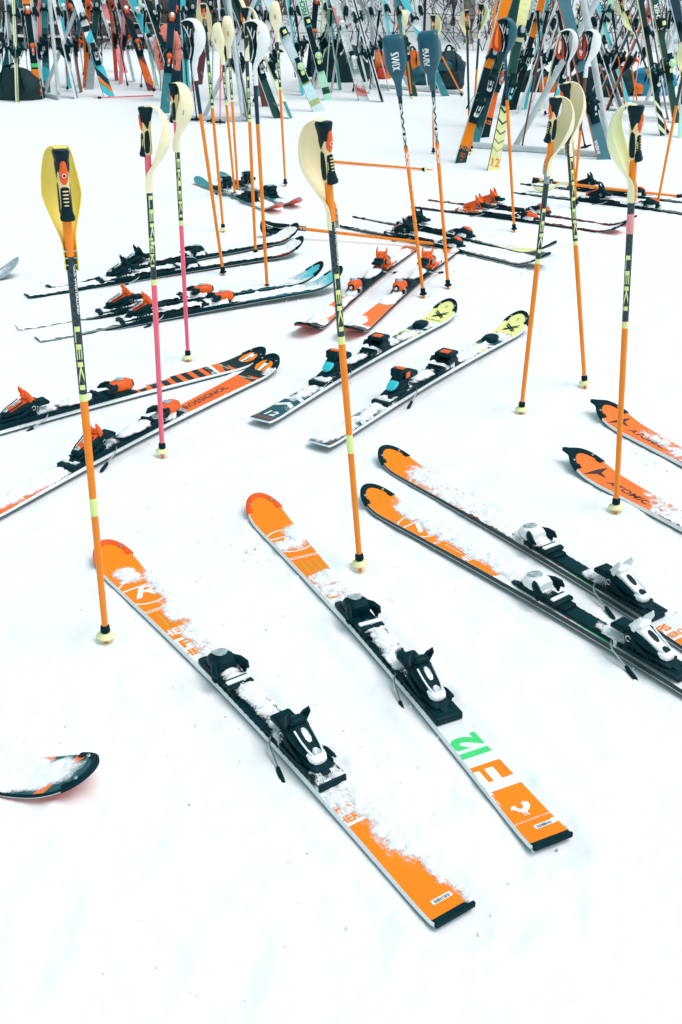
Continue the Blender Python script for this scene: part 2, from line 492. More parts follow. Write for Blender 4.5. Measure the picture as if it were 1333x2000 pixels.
def snow_on(sh, blobs, wt=1.0, bias=-1.0, hmax=0.012, amp=0.9, seed=0, ds=0.004, over=0.0, drop=-0.012, srange=None, freq=38, extra=None, zadd=None):
    """snow lying on a ski. blobs: (s, v, half s, half v, weight)"""
    s0, s1 = srange or (0.0, sh.L)
    s = np.arange(s0, s1, ds); nv = int((2 * (0.06 + over)) / ds) + 1
    f = np.linspace(-1, 1, nv)
    S = np.repeat(s[:, None], nv, 1); W = sh.w(s)[:, None] + over
    V = W * f[None, :]
    F = np.full(S.shape, bias)
    for b in blobs:
        F = np.maximum(F, wt * b[4] * (1 - ((S - b[0]) / b[2]) ** 2 - ((V - b[1]) / b[3]) ** 2))
    nz = NF.fbm(S * freq + seed * 7.7, V * freq + seed * 3.1, 4, 0.65)
    F = F + amp * nz
    hh = hmax * np.clip(F, 0, 1.0) ** 1.2 * (0.85 + 0.3 * NF.fbm(S * 70 + seed, V * 70, 2))
    inner = sh.w(s)[:, None] - 0.002
    zb = sh.top(s)[:, None] + np.zeros_like(S)
    if zadd is not None: zb = zb + zadd(S, V)
    if over > 0:
        e = np.clip((np.abs(V) - inner) / max(over, 1e-4), 0, 1); zb = zb * (1 - e ** 1.3) + drop * e ** 1.3; hh = np.where(e > 0, np.maximum(hh, hh * 0.4), hh)
    Z = zb + hh + 0.0018
    return grid_mesh('snow_cover', S, V, Z, F > -0.55, SNOWC, cover=F)

# ---- bindings (ski coordinates: x towards the tip, z from the ski's top face; x = 0 under the boot's middle)
BIND = {}
def binding_meshes(style, c):
    """style: 'race' (long sculpted), 'block' (squared marker type), 'turn' (round barrel toe, upright heel). c: colours"""
    key = (style, tuple(sorted((k, v.name) for k, v in c.items())))
    if key in BIND: return BIND[key]
    out = {}
    # plate under both pieces
    p = MB()
    p.box((0.0, 0, 0.005), (0.275, 0.0335, 0.005), 0.002)
    p.box((0.185, 0, 0.013), (0.085, 0.0315, 0.0045), 0.002); p.box((-0.155, 0, 0.013), (0.115, 0.0325, 0.0045), 0.002)
    for k in range(17):
        for sg in (1, -1): p.box((-0.20 + k * 0.025, sg * 0.0338, 0.006), (0.004, 0.0012, 0.0034), 0.0006)
    p.xloft([(0.275, 0.0, 0.010, 0.033), (0.292, 0.0, 0.006, 0.031), (0.305, 0.0, 0.003, 0.024)], n=5)
    out['plate'] = p.mesh('binding_plate', c['plate'], 35)
    # toe piece
    t = MB()
    if style == 'race':
        t.xloft([(0.268, .020, .030, .010), (0.262, .014, .040, .021), (0.248, .012, .050, .029), (0.225, .012, .055, .0325), (0.205, .015, .053, .031), (0.192, .020, .046, .025)], n=2.5, seg=22)
        t.xloft([(0.262, .006, .018, .018), (0.19, .006, .022, .022)], n=5)
        for nm, sg in (('wingL', 1), ('wingR', -1)):
            w = MB()
            w.tube([(0.215, sg * .022, .038), (0.196, sg * .034, .038), (0.178, sg * .041, .036), (0.164, sg * .039, .033)], [.012, .0125, .010, .004], seg=10, flat=0.72)
            w.tube([(0.196, sg * .036, .032), (0.185, sg * .040, .018), (0.182, sg * .038, .010)], [.009, .007, .004], seg=8)
            out[nm] = w.mesh('toe_wing', c['wing'], 45)
        out['badge'] = MB().xloft([(0.264, .040, .043, .004), (0.255, .046, .0495, .013), (0.24, .052, .0552, .019), (0.222, .0545, .0572, .016), (0.214, .054, .0565, .006)], n=2.2).mesh('badge', c['badge'], 50)
    elif style == 'turn':
        t.xloft([(0.292, .018, .044, .012), (0.288, .012, .050, .021), (0.270, .010, .056, .0275), (0.240, .010, .058, .029), (0.218, .013, .052, .028), (0.206, .018, .046, .023)], n=2.2, seg=22)
        t.xloft([(0.27, .006, .018, .018), (0.20, .006, .02, .022)], n=5)
        w = MB()
        for sg in (1, -1):
            w.tube([(0.222, sg * .018, .036), (0.205, sg * .031, .037), (0.188, sg * .038, .034), (0.170, sg * .035, .031)], [.012, .0125, .010, .003], seg=10, flat=0.75)
        w.xloft([(0.212, .03, .048, .022), (0.196, .033, .043, .016), (0.188, .036, .040, .008)], n=2.4)
        out['wings'] = w.mesh('toe_wing', c['wing'], 45)
        b = MB(); b.xloft([(0.289, .016, .046, .015), (0.297, .017, .045, .0145), (0.299, .020, .042, .011)], n=2, seg=18, mi=0)
        b.xloft([(0.2985, .0225, .0395, .0085), (0.301, .024, .038, .007)], n=2, seg=14, mi=1)
        b.xloft([(0.262, .0545, .0568, .008), (0.25, .0565, .0588, .017), (0.236, .0568, .0588, .014), (0.228, .055, .057, .006)], n=2.3, mi=1)
        out['badge'] = b.mesh('adjusting_screw', [c['wing'], c['badge']], 40)
    else:
        t.box((0.232, 0, 0.020), (0.040, 0.030, 0.013), 0.004)
        for sg in (1, -1):
            t.box((0.222, sg * .027, 0.036), (0.026, 0.009, 0.013), 0.004)
            t.tube([(0.205, sg * .030, .040), (0.186, sg * .040, .040), (0.168, sg * .038, .037)], [.011, .010, .005], seg=8, flat=0.7)
        t.box((0.226, 0, 0.055), (0.034, 0.035, 0.0075), 0.004); t.box((0.252, 0, 0.042), (0.010, 0.026, 0.010), 0.003)
        b = MB(); b.box((0.218, 0, 0.0635), (0.018, 0.018, 0.002), 0.001, mi=0)
        out['badge'] = b.mesh('badge', [c['badge'], c['lever']], 40)
    out['toe'] = t.mesh('toe_piece', c['toe'], 45)
    a = MB(); a.box((0.140, 0, 0.020), (0.020, 0.032, 0.006), 0.003)
    out['pad'] = a.mesh('sole_pad', c['plate'], 35)
    a = MB(); a.box((0.140, 0, 0.0285), (0.0065, 0.031, 0.003), 0.0015)
    out['bar'] = a.mesh('slide_bar', c['bar'], 35)
    # heel piece: sole track, housing, pedal, lever, cap, pivot, brake
    h = MB()
    h.box((-0.205, 0, 0.013), (0.068, 0.034, 0.004), 0.002)
    h.xloft([(-0.105, .012, .030, .0265), (-0.13, .012, .036, .0285), (-0.19, .014, .033, .0275), (-0.228, .016, .027, .024), (-0.240, .016, .021, .018)], n=4)
    pl = MB(); lv = MB(); cp = MB(); ex = [MB() for _ in range(4)]
    if style in ('race', 'turn'):
        h.xloft([(-0.098, .030, .052, .017), (-0.106, .026, .064, .026), (-0.125, .026, .072, .029), (-0.15, .030, .066, .0285), (-0.18, .032, .054, .026), (-0.205, .031, .044, .022), (-0.216, .031, .039, .016)], n=2.8, seg=22)
        for sg in (1, -1):                                   # side arms, screws and ribs of the housing
            h.tube([(-0.118, sg * .030, .047), (-0.150, sg * .0315, .036), (-0.185, sg * .030, .022)], [.008, .007, .005], seg=8, flat=.5)
            h.box((-0.165, sg * .0335, .0155), (.055, .0022, .0055), .001)
            for k in range(5): h.box((-0.135 - k * .014, sg * .0298, .0235), (.003, .0015, .006), .0006)
        for x in (-.248, -.262):
            for y in (-.018, .018): h.zloft([(.017, .004, .004, x, y), (.0188, .0036, .0036, x, y)], seg=8)
        h.xloft([(-.228, .016, .026, .012), (-.250, .016, .0215, .010), (-.256, .016, .018, .006)], n=3)
        pl.box((-0.075, 0, 0.0572), (0.018, 0.019, 0.0012), 0.0006)
        pl.box((-0.075, 0, 0.050), (0.024, 0.025, 0.0065), 0.003); pl.box((-0.098, 0, 0.056), (0.012, 0.021, 0.010), 0.003)
        ex[0].tube([(-0.082, .013, .045), (-0.096, .017, .020)], .0022, seg=6); ex[1].tube([(-0.082, -.013, .045), (-0.096, -.017, .020)], .0022, seg=6)
        # lever: cover over the housing, running back, its end turned up into two horns
        lv.xloft([(-0.100, .063, .071, .014), (-0.112, .066, .081, .020), (-0.135, .060, .079, .020), (-0.165, .048, .066, .018), (-0.195, .040, .054, .0165), (-0.214, .036, .047, .013)], n=3, seg=20)
        for sg in (1, -1):
            lv.tube([(-0.118, sg * .019, .070), (-0.126, sg * .023, .088), (-0.136, sg * .025, .103), (-0.139, sg * .023, .114)], [.011, .010, .007, .0022], seg=10, flat=0.55)
        lv.xloft([(-0.112, .070, .083, .018), (-0.128, .075, .092, .023), (-0.138, .078, .092, .022), (-0.142, .080, .088, .018)], n=3)
        for sg in (1, -1):
            cp.tube([(-0.150, sg * .0195, .0735), (-0.175, sg * .0185, .062), (-0.197, sg * .0165, .054), (-0.214, sg * .012, .047)], .0022, seg=6)
        cp.xloft([(-0.200, .030, .050, .0215), (-0.214, .027, .048, .0205), (-0.224, .027, .044, .016), (-0.228, .030, .040, .009)], n=2.6, seg=20)
        ex[2].xloft([(-0.150, .0725, .0745, .004), (-0.158, .0700, .0722, .0075), (-0.175, .0630, .0652, .0075), (-0.184, .0585, .0605, .004)], n=2.2, mi=1)
        ex[3].xloft([(-0.200, .0515, .0545, .005), (-0.207, .049, .0520, .010), (-0.216, .0475, .0495, .009)], n=2.2, mi=1)
    else:
        h.xloft([(-0.090, .030, .060, .022), (-0.100, .028, .074, .029), (-0.135, .028, .076, .030), (-0.165, .028, .060, .026), (-0.185, .026, .044, .020)], n=4, seg=22)
        pl.box((-0.066, 0, 0.062), (0.026, 0.025, 0.010), 0.004); pl.box((-0.09, 0, 0.062), (0.012, 0.02, 0.012), 0.003)
        ex[0].tube([(-0.072, .012, .055), (-0.09, .017, .020)], .0025, seg=6); ex[1].tube([(-0.072, -.012, .055), (-0.09, -.017, .020)], .0025, seg=6)
        lv.xloft([(-0.096, .070, .082, .020), (-0.112, .072, .094, .025), (-0.135, .070, .099, .025), (-0.150, .066, .092, .022), (-0.162, .062, .080, .016)], n=3.2, seg=20)
        lv.box((-0.128, 0.0275, 0.082), (0.018, 0.004, 0.014), 0.003); lv.box((-0.128, -0.0275, 0.082), (0.018, 0.004, 0.014), 0.003)
        cp.xloft([(-0.168, .050, .064, .018), (-0.180, .044, .060, .020), (-0.196, .038, .050, .018), (-0.206, .036, .044, .010)], n=3, seg=18)
        ex[2].box((-0.128, 0, 0.0990), (0.012, 0.016, 0.0015), 0.001, mi=1); ex[3].box((-0.128, 0.0318, 0.080), (0.014, 0.001, 0.010), 0.0005, mi=1)
        ex.append(MB().box((-0.128, -0.0318, 0.080), (0.014, 0.001, 0.010), 0.0005, mi=1))
    for nm, sg in (('pivotL', 1), ('pivotR', -1)):
        pv = MB()
        vs = lambda r, y: [(-0.118 + r * math.cos(a), sg * y, .047 + r * math.sin(a)) for a in [2 * math.pi * k / 16 for k in range(16)]]
        pv.loft([vs(.0135, .026), vs(.0135, .031), vs(.011, .0325)], 0); pv.loft([vs(.008, .0322), vs(.008, .0334)], 1); pv.loft([vs(.0055, .0333), vs(.0055, .0342)], 0)
        out[nm] = pv.mesh('pivot', [c['plate'], SILVER], 40)
    out['heel'] = h.mesh('heel_piece', c['heel'], 40)
    out['pedal'] = pl.mesh('step_pedal', c['plate'], 35)
    out['lever'] = lv.mesh('lever', c['lever2'], 45)
    out['cap'] = cp.mesh('heel_cap', c['cap'], 45)
    for k, e in enumerate(ex): out['x%d' % k] = e.mesh('link_rod' if k < 2 else 'window', [STEEL, c['window'] if style == 'race' else c['badge']], 40)
    for nm, sg in (('brakeL', 1), ('brakeR', -1)):
        b = MB()
        b.tube([(-0.060, sg * .020, .013), (-0.075, sg * .040, .010), (-0.085, sg * .046, .004), (-0.150, sg * .060, -.012)], .0026, seg=8, mi=0)
        b.tube([(-0.142, sg * .058, -.010), (-0.150, sg * .0605, -.012), (-0.182, sg * .067, -.020), (-0.188, sg * .068, -.0215)], [.004, .0055, .0058, .003], seg=8, mi=1)
        out[nm] = b.mesh('brake_arm', [STEEL, BLACKR], 40)
    BIND[key] = out
    return out

def add_binding(root, sh, sc, style, c, mid, light=False, lift=0.0, plate=True, pw=1.0):
    M = binding_meshes(style, c)
    z = float(sh.top(mid)) + 0.0003 + lift
    T = Matrix.Translation((mid, 0, z)) @ Matrix.Diagonal((sc, sc, sc, 1))
    if plate: link('binding_plate', M['plate'], root, T @ Matrix.Diagonal((1, pw, 1, 1)))
    toe = link('toe_piece', M['toe'], root, T)
    heel = link('heel_piece', M['heel'], root, T)
    I = Matrix.Identity(4)
    link('lever', M['lever'], heel, I); link('heel_cap', M['cap'], heel, I); link('step_pedal', M['pedal'], heel, I)
    for k in ('wings', 'wingL', 'wingR'):
        if k in M: link('toe_wing', M[k], toe, I)
    link('brake_arm', M['brakeL'], root, T); link('brake_arm', M['brakeR'], root, T)
    if not light:
        link('badge', M['badge'], toe, I); 
        if plate: link('sole_pad', M['pad'], root, T); link('slide_bar', M['bar'], root, T)
        link('pivot', M['pivotL'], heel, I); link('pivot', M['pivotR'], heel, I)
        for k in range(5):
            if 'x%d' % k in M: link('link_rod' if k < 2 else 'window', M['x%d' % k], heel, I)

def colours(**k):
    d = dict(plate=BLACK, toe=BLACK, wing=BLACK, badge=SILVER, bar=WHITE, window=SILVER, heel=BLACK, lever=BLACK, lever2=BLACK, cap=WHITE)
    d.update(k); return d

def lying_matrix(tail, tip, z=0.003, roll=0.0):
    a, b = Vector((tail.x, tail.y, 0)), Vector((tip.x, tip.y, 0))
    d = (b - a).normalized()
    return Matrix.Translation((a.x, a.y, z)) @ Matrix.Rotation(math.atan2(d.y, d.x), 4, 'Z') @ Matrix.Rotation(roll, 4, 'X')

SEGS = []          # ground line of every lying ski, for the snow surface
def lying_ski(label, tip_px, tail_px, sh, mats, from_tip=True, ang=None, z=0.003, group='skis left lying on the snow', roll=0.0, pitch=0.0, fit=False):
    tip, tail = G(*tip_px, sh.rise + 0.008 + z), G(*tail_px, 0.014 + z)
    if ang is None:
        d = (tip - tail); d.z = 0; d.normalize()
    else:
        d = Vector((math.cos(R(ang)), math.sin(R(ang)), 0))
    foot = sh.L - 0.012; k = 0.955
    if fit: k = (tip - tail).xy.length / foot
    if from_tip and not fit: tail = tip - d * foot * k
    elif not fit: tip = tail + d * foot * k
    mtx = lying_matrix(tail, tip, z, roll) @ Matrix.Translation((0.7, 0, 0)) @ Matrix.Rotation(R(-pitch), 4, 'Y') @ Matrix.Translation((-0.7, 0, 0)) @ Matrix.Diagonal((k, 1, 1, 1))
    root = thing('ski', label, 'ski', mtx, group)
    link('ski_body', ski_body_mesh(sh, mats), root, Matrix.Identity(4))
    bq = 0.35 if pitch else 0.0
    SEGS.append(((tail.x + d.x * bq, tail.y + d.y * bq), (tip.x - d.x * 0.12, tip.y - d.y * 0.12)))
    return root

def put_print(root, mb, mats):
    segs = mb.seg + [(None, len(mb.v), len(mb.f), 0)]; i = 0
    while i < len(mb.seg):
        tag, v0, f0, mi = segs[i]; j = i + 1
        while tag == 'sticker' and segs[j][0] == 'sticker': j += 1
        v1, f1 = segs[j][1], segs[j][2]
        q = MB(); q.v = mb.v[v0:v1]; q.f = [tuple(k - v0 for k in f) for f in mb.f[f0:f1]]; q.m = mb.m[f0:f1]
        ms = sorted(set(q.m)); q.m = [ms.index(k) for k in q.m]
        link(tag, q.mesh(tag, [mats[k] for k in ms], 0), root, Matrix.Identity(4)); i = j
def put_snow(root, me):
    if me:
        o = link('snow_cover', me, root, Matrix.Identity(4)); o['kind'] = 'stuff'

SL = SkiShape(rise=0.035, risel=0.17)
def plate_z(mid, half=0.27, hgt=0.0185):
    return lambda S, V: np.where((np.abs(S - mid) < half) & (np.abs(V) < 0.034), hgt, 0.0)

def poly(mb, sh, pts, s0, v0, sc, mi, rot=0, lift=0.0008, tag='emblem'):
    mb.tag = tag
    lay(mb, sh, pts, [tuple(range(len(pts)))], s0, v0, sc, mi, rot, lift); mb.tag = 'print'

ROOSTER = [(-.50, .10), (-.42, .22), (-.34, .34), (-.26, .30), (-.22, .36), (-.16, .26), (-.14, .10), (-.02, .02), (.12, .06), (.18, .22), (.16, .40), (.26, .30), (.30, .46), (.38, .30), (.46, .38), (.50, .18),
           (.44, .0), (.32, -.12), (.16, -.20), (.12, -.34), (.20, -.42), (.06, -.42), (.06, -.24), (-.02, -.24), (-.02, -.42), (-.12, -.42), (-.05, -.34), (-.08, -.20), (-.22, -.08), (-.30, .06), (-.40, .12)]

def sticker(mb, sh, s0, v0, mi_w, mi_k):
    poly(mb, sh, [(-.022, -.006), (.022, -.006), (.022, .006), (-.022, .006)], s0, v0, 1, mi_w, lift=0.0009, tag='sticker')
    x = -.017
    while x < .017:
        w = rnd.choice([.0008, .0014, .002]); poly(mb, sh, [(x, -.0045), (x + w, -.0045), (x + w, .003), (x, .003)], s0, v0, 1, mi_k, lift=0.0012, tag='sticker')
        x += w + rnd.choice([.001, .0018])

def rossi_print(sh, kind):
    mb = MB(); L = sh.L                                  # 0 orange 1 white 2 green 3 black 4 dark orange
    if kind in ('A', 'B'):
        band(mb, sh, 1.105, L - 0.002, 0)
    else:
        band(mb, sh, 1.02, L - 0.002, 0)
    v, f = ring2d(0.068, 0.0735, n=60, ax=1.0); lay(mb, sh, v, f, 1.375, 0, 1, 1)
    v, f, w = text2d('R', 0.03, 0.35, (0.2, 0.2)); lay(mb, sh, v, f, 1.372, 0.004, 0.055, 1, asp=1.5)
    poly(mb, sh, [(-.075, .0235), (.075, .0315), (.075, .036), (-.075, .030)], 1.372, 0, 1, 1)
    v, f, w = text2d('ROSSIGNOL', 0.02, 0, (0.5, 0)); lay(mb, sh, v, f, 1.265, 0, 0.0135, 1, asp=0.92 * 0.098 / (w * 0.0135))
    for k in (-1, 0, 1): poly(mb, sh, [(-.001, -.035), (.0008, -.035), (.0008, .035), (-.001, .035)], 1.205, k * .019, 1, 2 if kind != 'C' else 1)
    v, f, w = text2d('FIS', 0.05, 0, (0.4, 0.3)); lay(mb, sh, v, f, 1.075, 0.002, 0.034, 0 if kind != 'C' else 0, asp=1.1)
    v, f, w = text2d('HERO', 0.05, 0, (0.4, 0.3)); lay(mb, sh, v, f, 1.03, 0.0, 0.028, 0, asp=0.9)
    v, f, w = text2d('HERO', 0.04, 0, (0.4, 0.3)); lay(mb, sh, v, f, 1.14, 0.0, 0.03, 1, asp=0.95)
    if kind == 'B':                                     # tail with the big figures
        v, f, w = text2d('12', 0.08, 0, (0.3, 0.3)); lay(mb, sh, v, f, 0.318, 0.0, 0.072, 2, rot=90, asp=0.82)
        band(mb, sh, 0.012, 0.258, 0)
        v, f, w = text2d('F', 0.06, 0, (0.3, 0.3)); lay(mb, sh, v, f, 0.205, 0.0, 0.086, 1, rot=90, asp=1.25, lift=0.0010)
        poly(mb, sh, ROOSTER, 0.105, 0.004, 0.046, 1)
        v, f, w = text2d('DESIGNED & ENGINEERED IN FRANCE', 0, 0, None); lay(mb, sh, v, f, 0.072, 0.0, 0.0042, 1, asp=0.85, lift=0.0009)
        sticker(mb, sh, 0.048, -0.012, 1, 3)
        v, f = ring2d(0.0, 0.0075, n=20); lay(mb, sh, v, f, 0.05, -0.037, 1, 1)
    else:
        v, f, w = text2d('FIS', 0.05, 0, (0.3, 0.3)); lay(mb, sh, v, f, 0.352, 0.018, 0.026, 0, asp=0.9)
        v, f, w = text2d('HERO', 0.05, 0, (0.3, 0.3)); lay(mb, sh, v, f, 0.318, 0.012, 0.020, 0, asp=0.9)
        band(mb, sh, 0.012, 0.298, 0)
        sticker(mb, sh, 0.045, -0.004, 1, 3)
    band(mb, sh, 0.0, 0.012, 3, lift=0.0012)
    return mb
ROSSI_M = [ORANGE, WHITEP, GREEN, BLACK, ORANGE2]
TAILCAP = lambda sh, m: MB().box((-0.001, 0, float(sh.z0(0)) + 0.005), (0.004, sh.tail - 0.0035, 0.0060), 0.0015).mesh('tail_protector', m, 30)

# -- pair in front
def front_ski(label, tip, tail, kind, snow_blobs, seed):
    r = lying_ski(label, tip, tail, SL, (WSKI, WHITE, BASEB), fit=True)
    put_print(r, rossi_print(SL, kind), ROSSI_M)
    link('tip_guard', tip_guard_mesh(SL, TIPO), r, Matrix.Identity(4))
    link('tail_protector', TAILCAP(SL, BLACKR), r, Matrix.Identity(4))
    add_binding(r, SL, 1.0, 'race', colours(), 0.685)
    put_snow(r, snow_on(SL, snow_blobs, hmax=0.010, amp=0.75, seed=seed, ds=0.003, freq=55, wt=0.85, zadd=plate_z(0.685)))
    return r
front_ski('orange and white race ski, its tail nearest the camera, snow across its orange tail end', (205, 1058), (889, 1783), 'A',
          [(1.475, .004, .045, .034, 1), (1.36, -.055, .12, .03, 1), (1.23, -.03, .07, .035, .9), (1.10, -.03, .07, .04, .7), (0.98, -.03, .10, .04, .8), (.78, -.005, .20, .026, 1.0), (.60, .0, .05, .03, .7),
           (.34, -.04, .07, .045, .9), (.235, -.048, .10, .058, 1.2), (.12, -.058, .10, .036, 1.1), (.05, -.06, .08, .024, .8), (.385, 0, .05, .05, .4)], 1)
front_ski('orange and white race ski with green 12 and white rooster on its tail', (503, 966), (1080, 1640), 'B',
          [(1.40, -.04, .06, .04, 1), (1.345, .01, .035, .06, .8), (1.12, -.025, .045, .05, .9), (1.06, -.01, .05, .06, .5), (.98, -.02, .05, .04, .8), (.815, -.005, .03, .03, .8), (.755, -.004, .06, .028, 1.1), (.66, .015, .05, .018, .8), (.19, .045, .05, .012, .5)], 2)
# -- pair with white bindings
def white_bound_ski(label, tip, tail, ang, seed, blobs, z):
    r = lying_ski(label, tip, tail, SL, (WSKI, BASEB, BASEB), ang=ang, z=z)
    put_print(r, rossi_print(SL, 'C'), ROSSI_M)
    p = MB(); band(p, SL, .60, .70, 0, v0=-.95, v1=.95, lift=0.0009); v, f, w = text2d('165', 0.03, 0.2); lay(p, SL, v, f, .745, .0265, .010, 1, rot=90)
    link('size_mark', p.mesh('size_mark', [GREEN, ORANGE2], 0), r, Matrix.Identity(4))
    link('tip_guard', tip_guard_mesh(SL, BLACKR), r, Matrix.Identity(4))
    add_binding(r, SL, 1.0, 'race', colours(toe=WHITE, lever2=WHITE, badge=SILVER, window=BLACKS), 0.66, pw=0.72)
    put_snow(r, snow_on(SL, blobs, hmax=0.012, amp=0.75, seed=seed, ds=0.003, freq=45, wt=0.85, zadd=plate_z(0.66)))
    return r
white_bound_ski('snow-dusted orange ski with black tip guard, white bindings, behind its twin', (754, 872), (1333, 1225), 123.5, 3,
                [(1.38, -.02, .12, .06, 1), (1.24, .0, .14, .06, .75), (1.08, .0, .14, .07, .9), (.97, 0, .09, .07, 1.0), (.86, .0, .05, .03, .9), (.60, .0, .05, .03, .7)], 0.006)
white_bound_ski('orange ski with black tip guard and white bindings, thick snow along its far side', (720, 948), (1333, 1335), 127.0, 4,
                [(1.44, -.045, .10, .05, 1.1), (1.30, -.04, .14, .055, 1.2), (1.15, -.036, .16, .05, 1.2), (1.02, -.04, .12, .05, 1.2), (.95, -.025, .06, .045, 1.0), (.90, -.01, .06, .03, 1.0), (.60, .0, .05, .03, .6)], 0.010)
# -- red-orange skis cut by the right edge
def star_ski(label, tip, tail, ang, seed, blobs):
    sh = SkiShape(shovel=0.061, rise=0.042, risel=0.2)
    r = lying_ski(label, tip, tail, sh, (ORANGE3, WHITE, BASEB), ang=ang, z=0.004)
    mb = MB()
    star = [(-.055, .012), (-.012, .010), (.028, .060), (.010, .004), (.040, -.048), (-.006, -.008)]
    poly(mb, sh, [(.048, .046), (.006, .010), (-.030, .020), (-.004, -.004), (-.010, -.046), (.016, -.014)], 1.545 - .03, 0, 1.0, 0, rot=120)
    v, f, w = text2d('ATOMIC', 0.02, 0.1, (0.4, 0)); lay(mb, sh, v, f, 1.36, 0.012, 0.026, 0, rot=-90, asp=1.35)
    put_print(r, mb, [EMBLEM])
    link('tip_guard', tip_guard_mesh(sh, BLACKR, beak=True, inset=0.022, back=0.085), r, Matrix.Identity(4))
    add_binding(r, sh, 1.0, 'race', colours(), 0.66)
    put_snow(r, snow_on(sh, blobs, hmax=0.008, amp=0.95, seed=seed, ds=0.003, freq=60, zadd=plate_z(0.66)))
star_ski('red-orange ski with dark beaked tip and clear lettering, cut off by the right edge', (1128, 878), (1333, 985), 119.5, 5, [(1.13, 0.01, .11, .08, .6), (1.26, -.03, .05, .025, .35), (1.0, 0, .2, .1, .7)])
star_ski('red-orange ski with blunt dark tip behind the orange pole at the right edge', (1180, 784), (1333, 870), 115.5, 6, [(1.33, -.015, .07, .028, .45), (1.22, -.01, .05, .025, .35), (1.0, 0, .2, .1, .5)])
# -- bottom left tip
shb = SkiShape(shovel=0.062, rise=0.06, risel=0.2)
r = lying_ski('snow-covered dark teal and orange ski, thick black tip, at the lower left edge', (178, 1488), (0, 1500), shb, (TEAL, BLACK, BASER), ang=-10, z=0.006)
mb = MB()
for a, b in ((1.555, 1.58), (1.46, 1.50)): band(mb, shb, a, b, 0, slant=0.03)
band(mb, shb, 1.30, 1.36, 0, slant=-0.03)
put_print(r, mb, [ORANGE3])
link('tip_guard', tip_guard_mesh(shb, BLACKR, inset=0.014, back=0.06), r, Matrix.Identity(4))
put_snow(r, snow_on(shb, [(1.35, .004, .26, .066, 1.0), (1.53, .01, .05, .04, .5), (1.2, 0, .3, .08, 1)], hmax=0.009, amp=0.8, seed=7, ds=0.003, freq=34, wt=2.3, srange=(1.0, 1.62)))

# -- black and yellow pair in the middle
SV = SkiShape(L=1.68, shovel=0.060)
def yellow_tip_ski(label, tip, tail, seed, blobs):
    r = lying_ski(label, tip, tail, SV, (TEAL, WHITE, BASEB), z=0.016, fit=True)
    mb = MB()
    band(mb, SV, 1.45, 1.678, 0); band(mb, SV, 1.16, 1.27, 0, slant=.02); band(mb, SV, 1.38, 1.45, 1, slant=.0); band(mb, SV, 1.00, 1.08, 3, slant=-.02); band(mb, SV, 1.16, 1.20, 3, slant=.03); band(mb, SV, 1.245, 1.275, 1, slant=-.03)
    for s0, t in ((0.185, .03), (0.26, .028)):         # chevrons
        for sg in (1, -1):
            vs = [(0, t), (sg * .036, 0), (sg * .036, -.026), (0, t - .026)]
            poly(mb, SV, vs, s0, 0, 1, 1)
    v, f, w = text2d('12', 0.03, 0.1, (0.3, 0.3)); lay(mb, SV, v, f, 0.085, 0.004, 0.045, 1, asp=0.9)
    v, f, w = text2d('2', 0.02, 0); lay(mb, SV, v, f, 1.628, 0.0, 0.016, 2)
    for sg in (1, -1):                                  # crossed double-V emblem
        for q in (0, .014):
            poly(mb, SV, [(sg * -.034, .034 - q), (sg * -.024, .034 - q), (sg * .030, -.034 - q + .014), (sg * .020, -.034 - q + .014)], 1.555, 0, 1, 2, lift=0.0008 + 0.0002 * (sg > 0))
    v, f, w = text2d('VÖLKL', 0.03, 0.2); lay(mb, SV, v, f, 1.485, 0.0, 0.016, 2, asp=1.2)
    band(mb, SV, 0.02, 0.045, 4)
    put_print(r, mb, [VYEL, WHITEP, BLACK, BLACKS, BROWN])
    link('tip_guard', tip_guard_mesh(SV, BLACKR), r, Matrix.Identity(4))
    k = MB(); k.xloft([(1.30, .010, .016, .012), (1.315, .009, .034, .026), (1.35, .009, .038, .030), (1.385, .010, .034, .024), (1.40, .012, .018, .010)], n=3)
    link('damper', k.mesh('damper', BLACK, 40), r, Matrix.Identity(4))
    add_binding(r, SV, 1.06, 'block', colours(badge=ORANGEB, lever=CYANL, lever2=BLACK, cap=CYANL, bar=BLACK), 0.70)
    put_snow(r, snow_on(SV, blobs, hmax=0.012, amp=0.85, seed=seed, ds=0.004, freq=48, zadd=plate_z(0.70)))
yellow_tip_ski('dark ski with yellow tip and readable 12 on its bare tail', (880, 584), (507, 818), 8,
               [(.34, 0, .10, .03, .9), (.44, -.02, .06, .04, .8), (.74, .005, .08, .03, 1), (1.06, .01, .07, .035, .8), (1.2, -.01, .10, .03, .6), (1.35, .0, .04, .04, .5), (.58, 0, .05, .03, .7), (.88, .0, .06, .04, .6)])
yellow_tip_ski('dark ski with yellow tip behind an orange pole, snow over its tail', (1020, 608), (622, 864), 9,
               [(.14, .01, .13, .045, 1.0), (.05, .02, .05, .03, .6), (.30, .0, .08, .03, .6), (.42, 0, .08, .045, 1.0), (.74, .0, .08, .03, 1), (1.14, 0, .2, .04, 1.0), (1.43, .0, .05, .05, .8), (.58, 0, .05, .03, .7), (.9, .0, .08, .04, .8)])

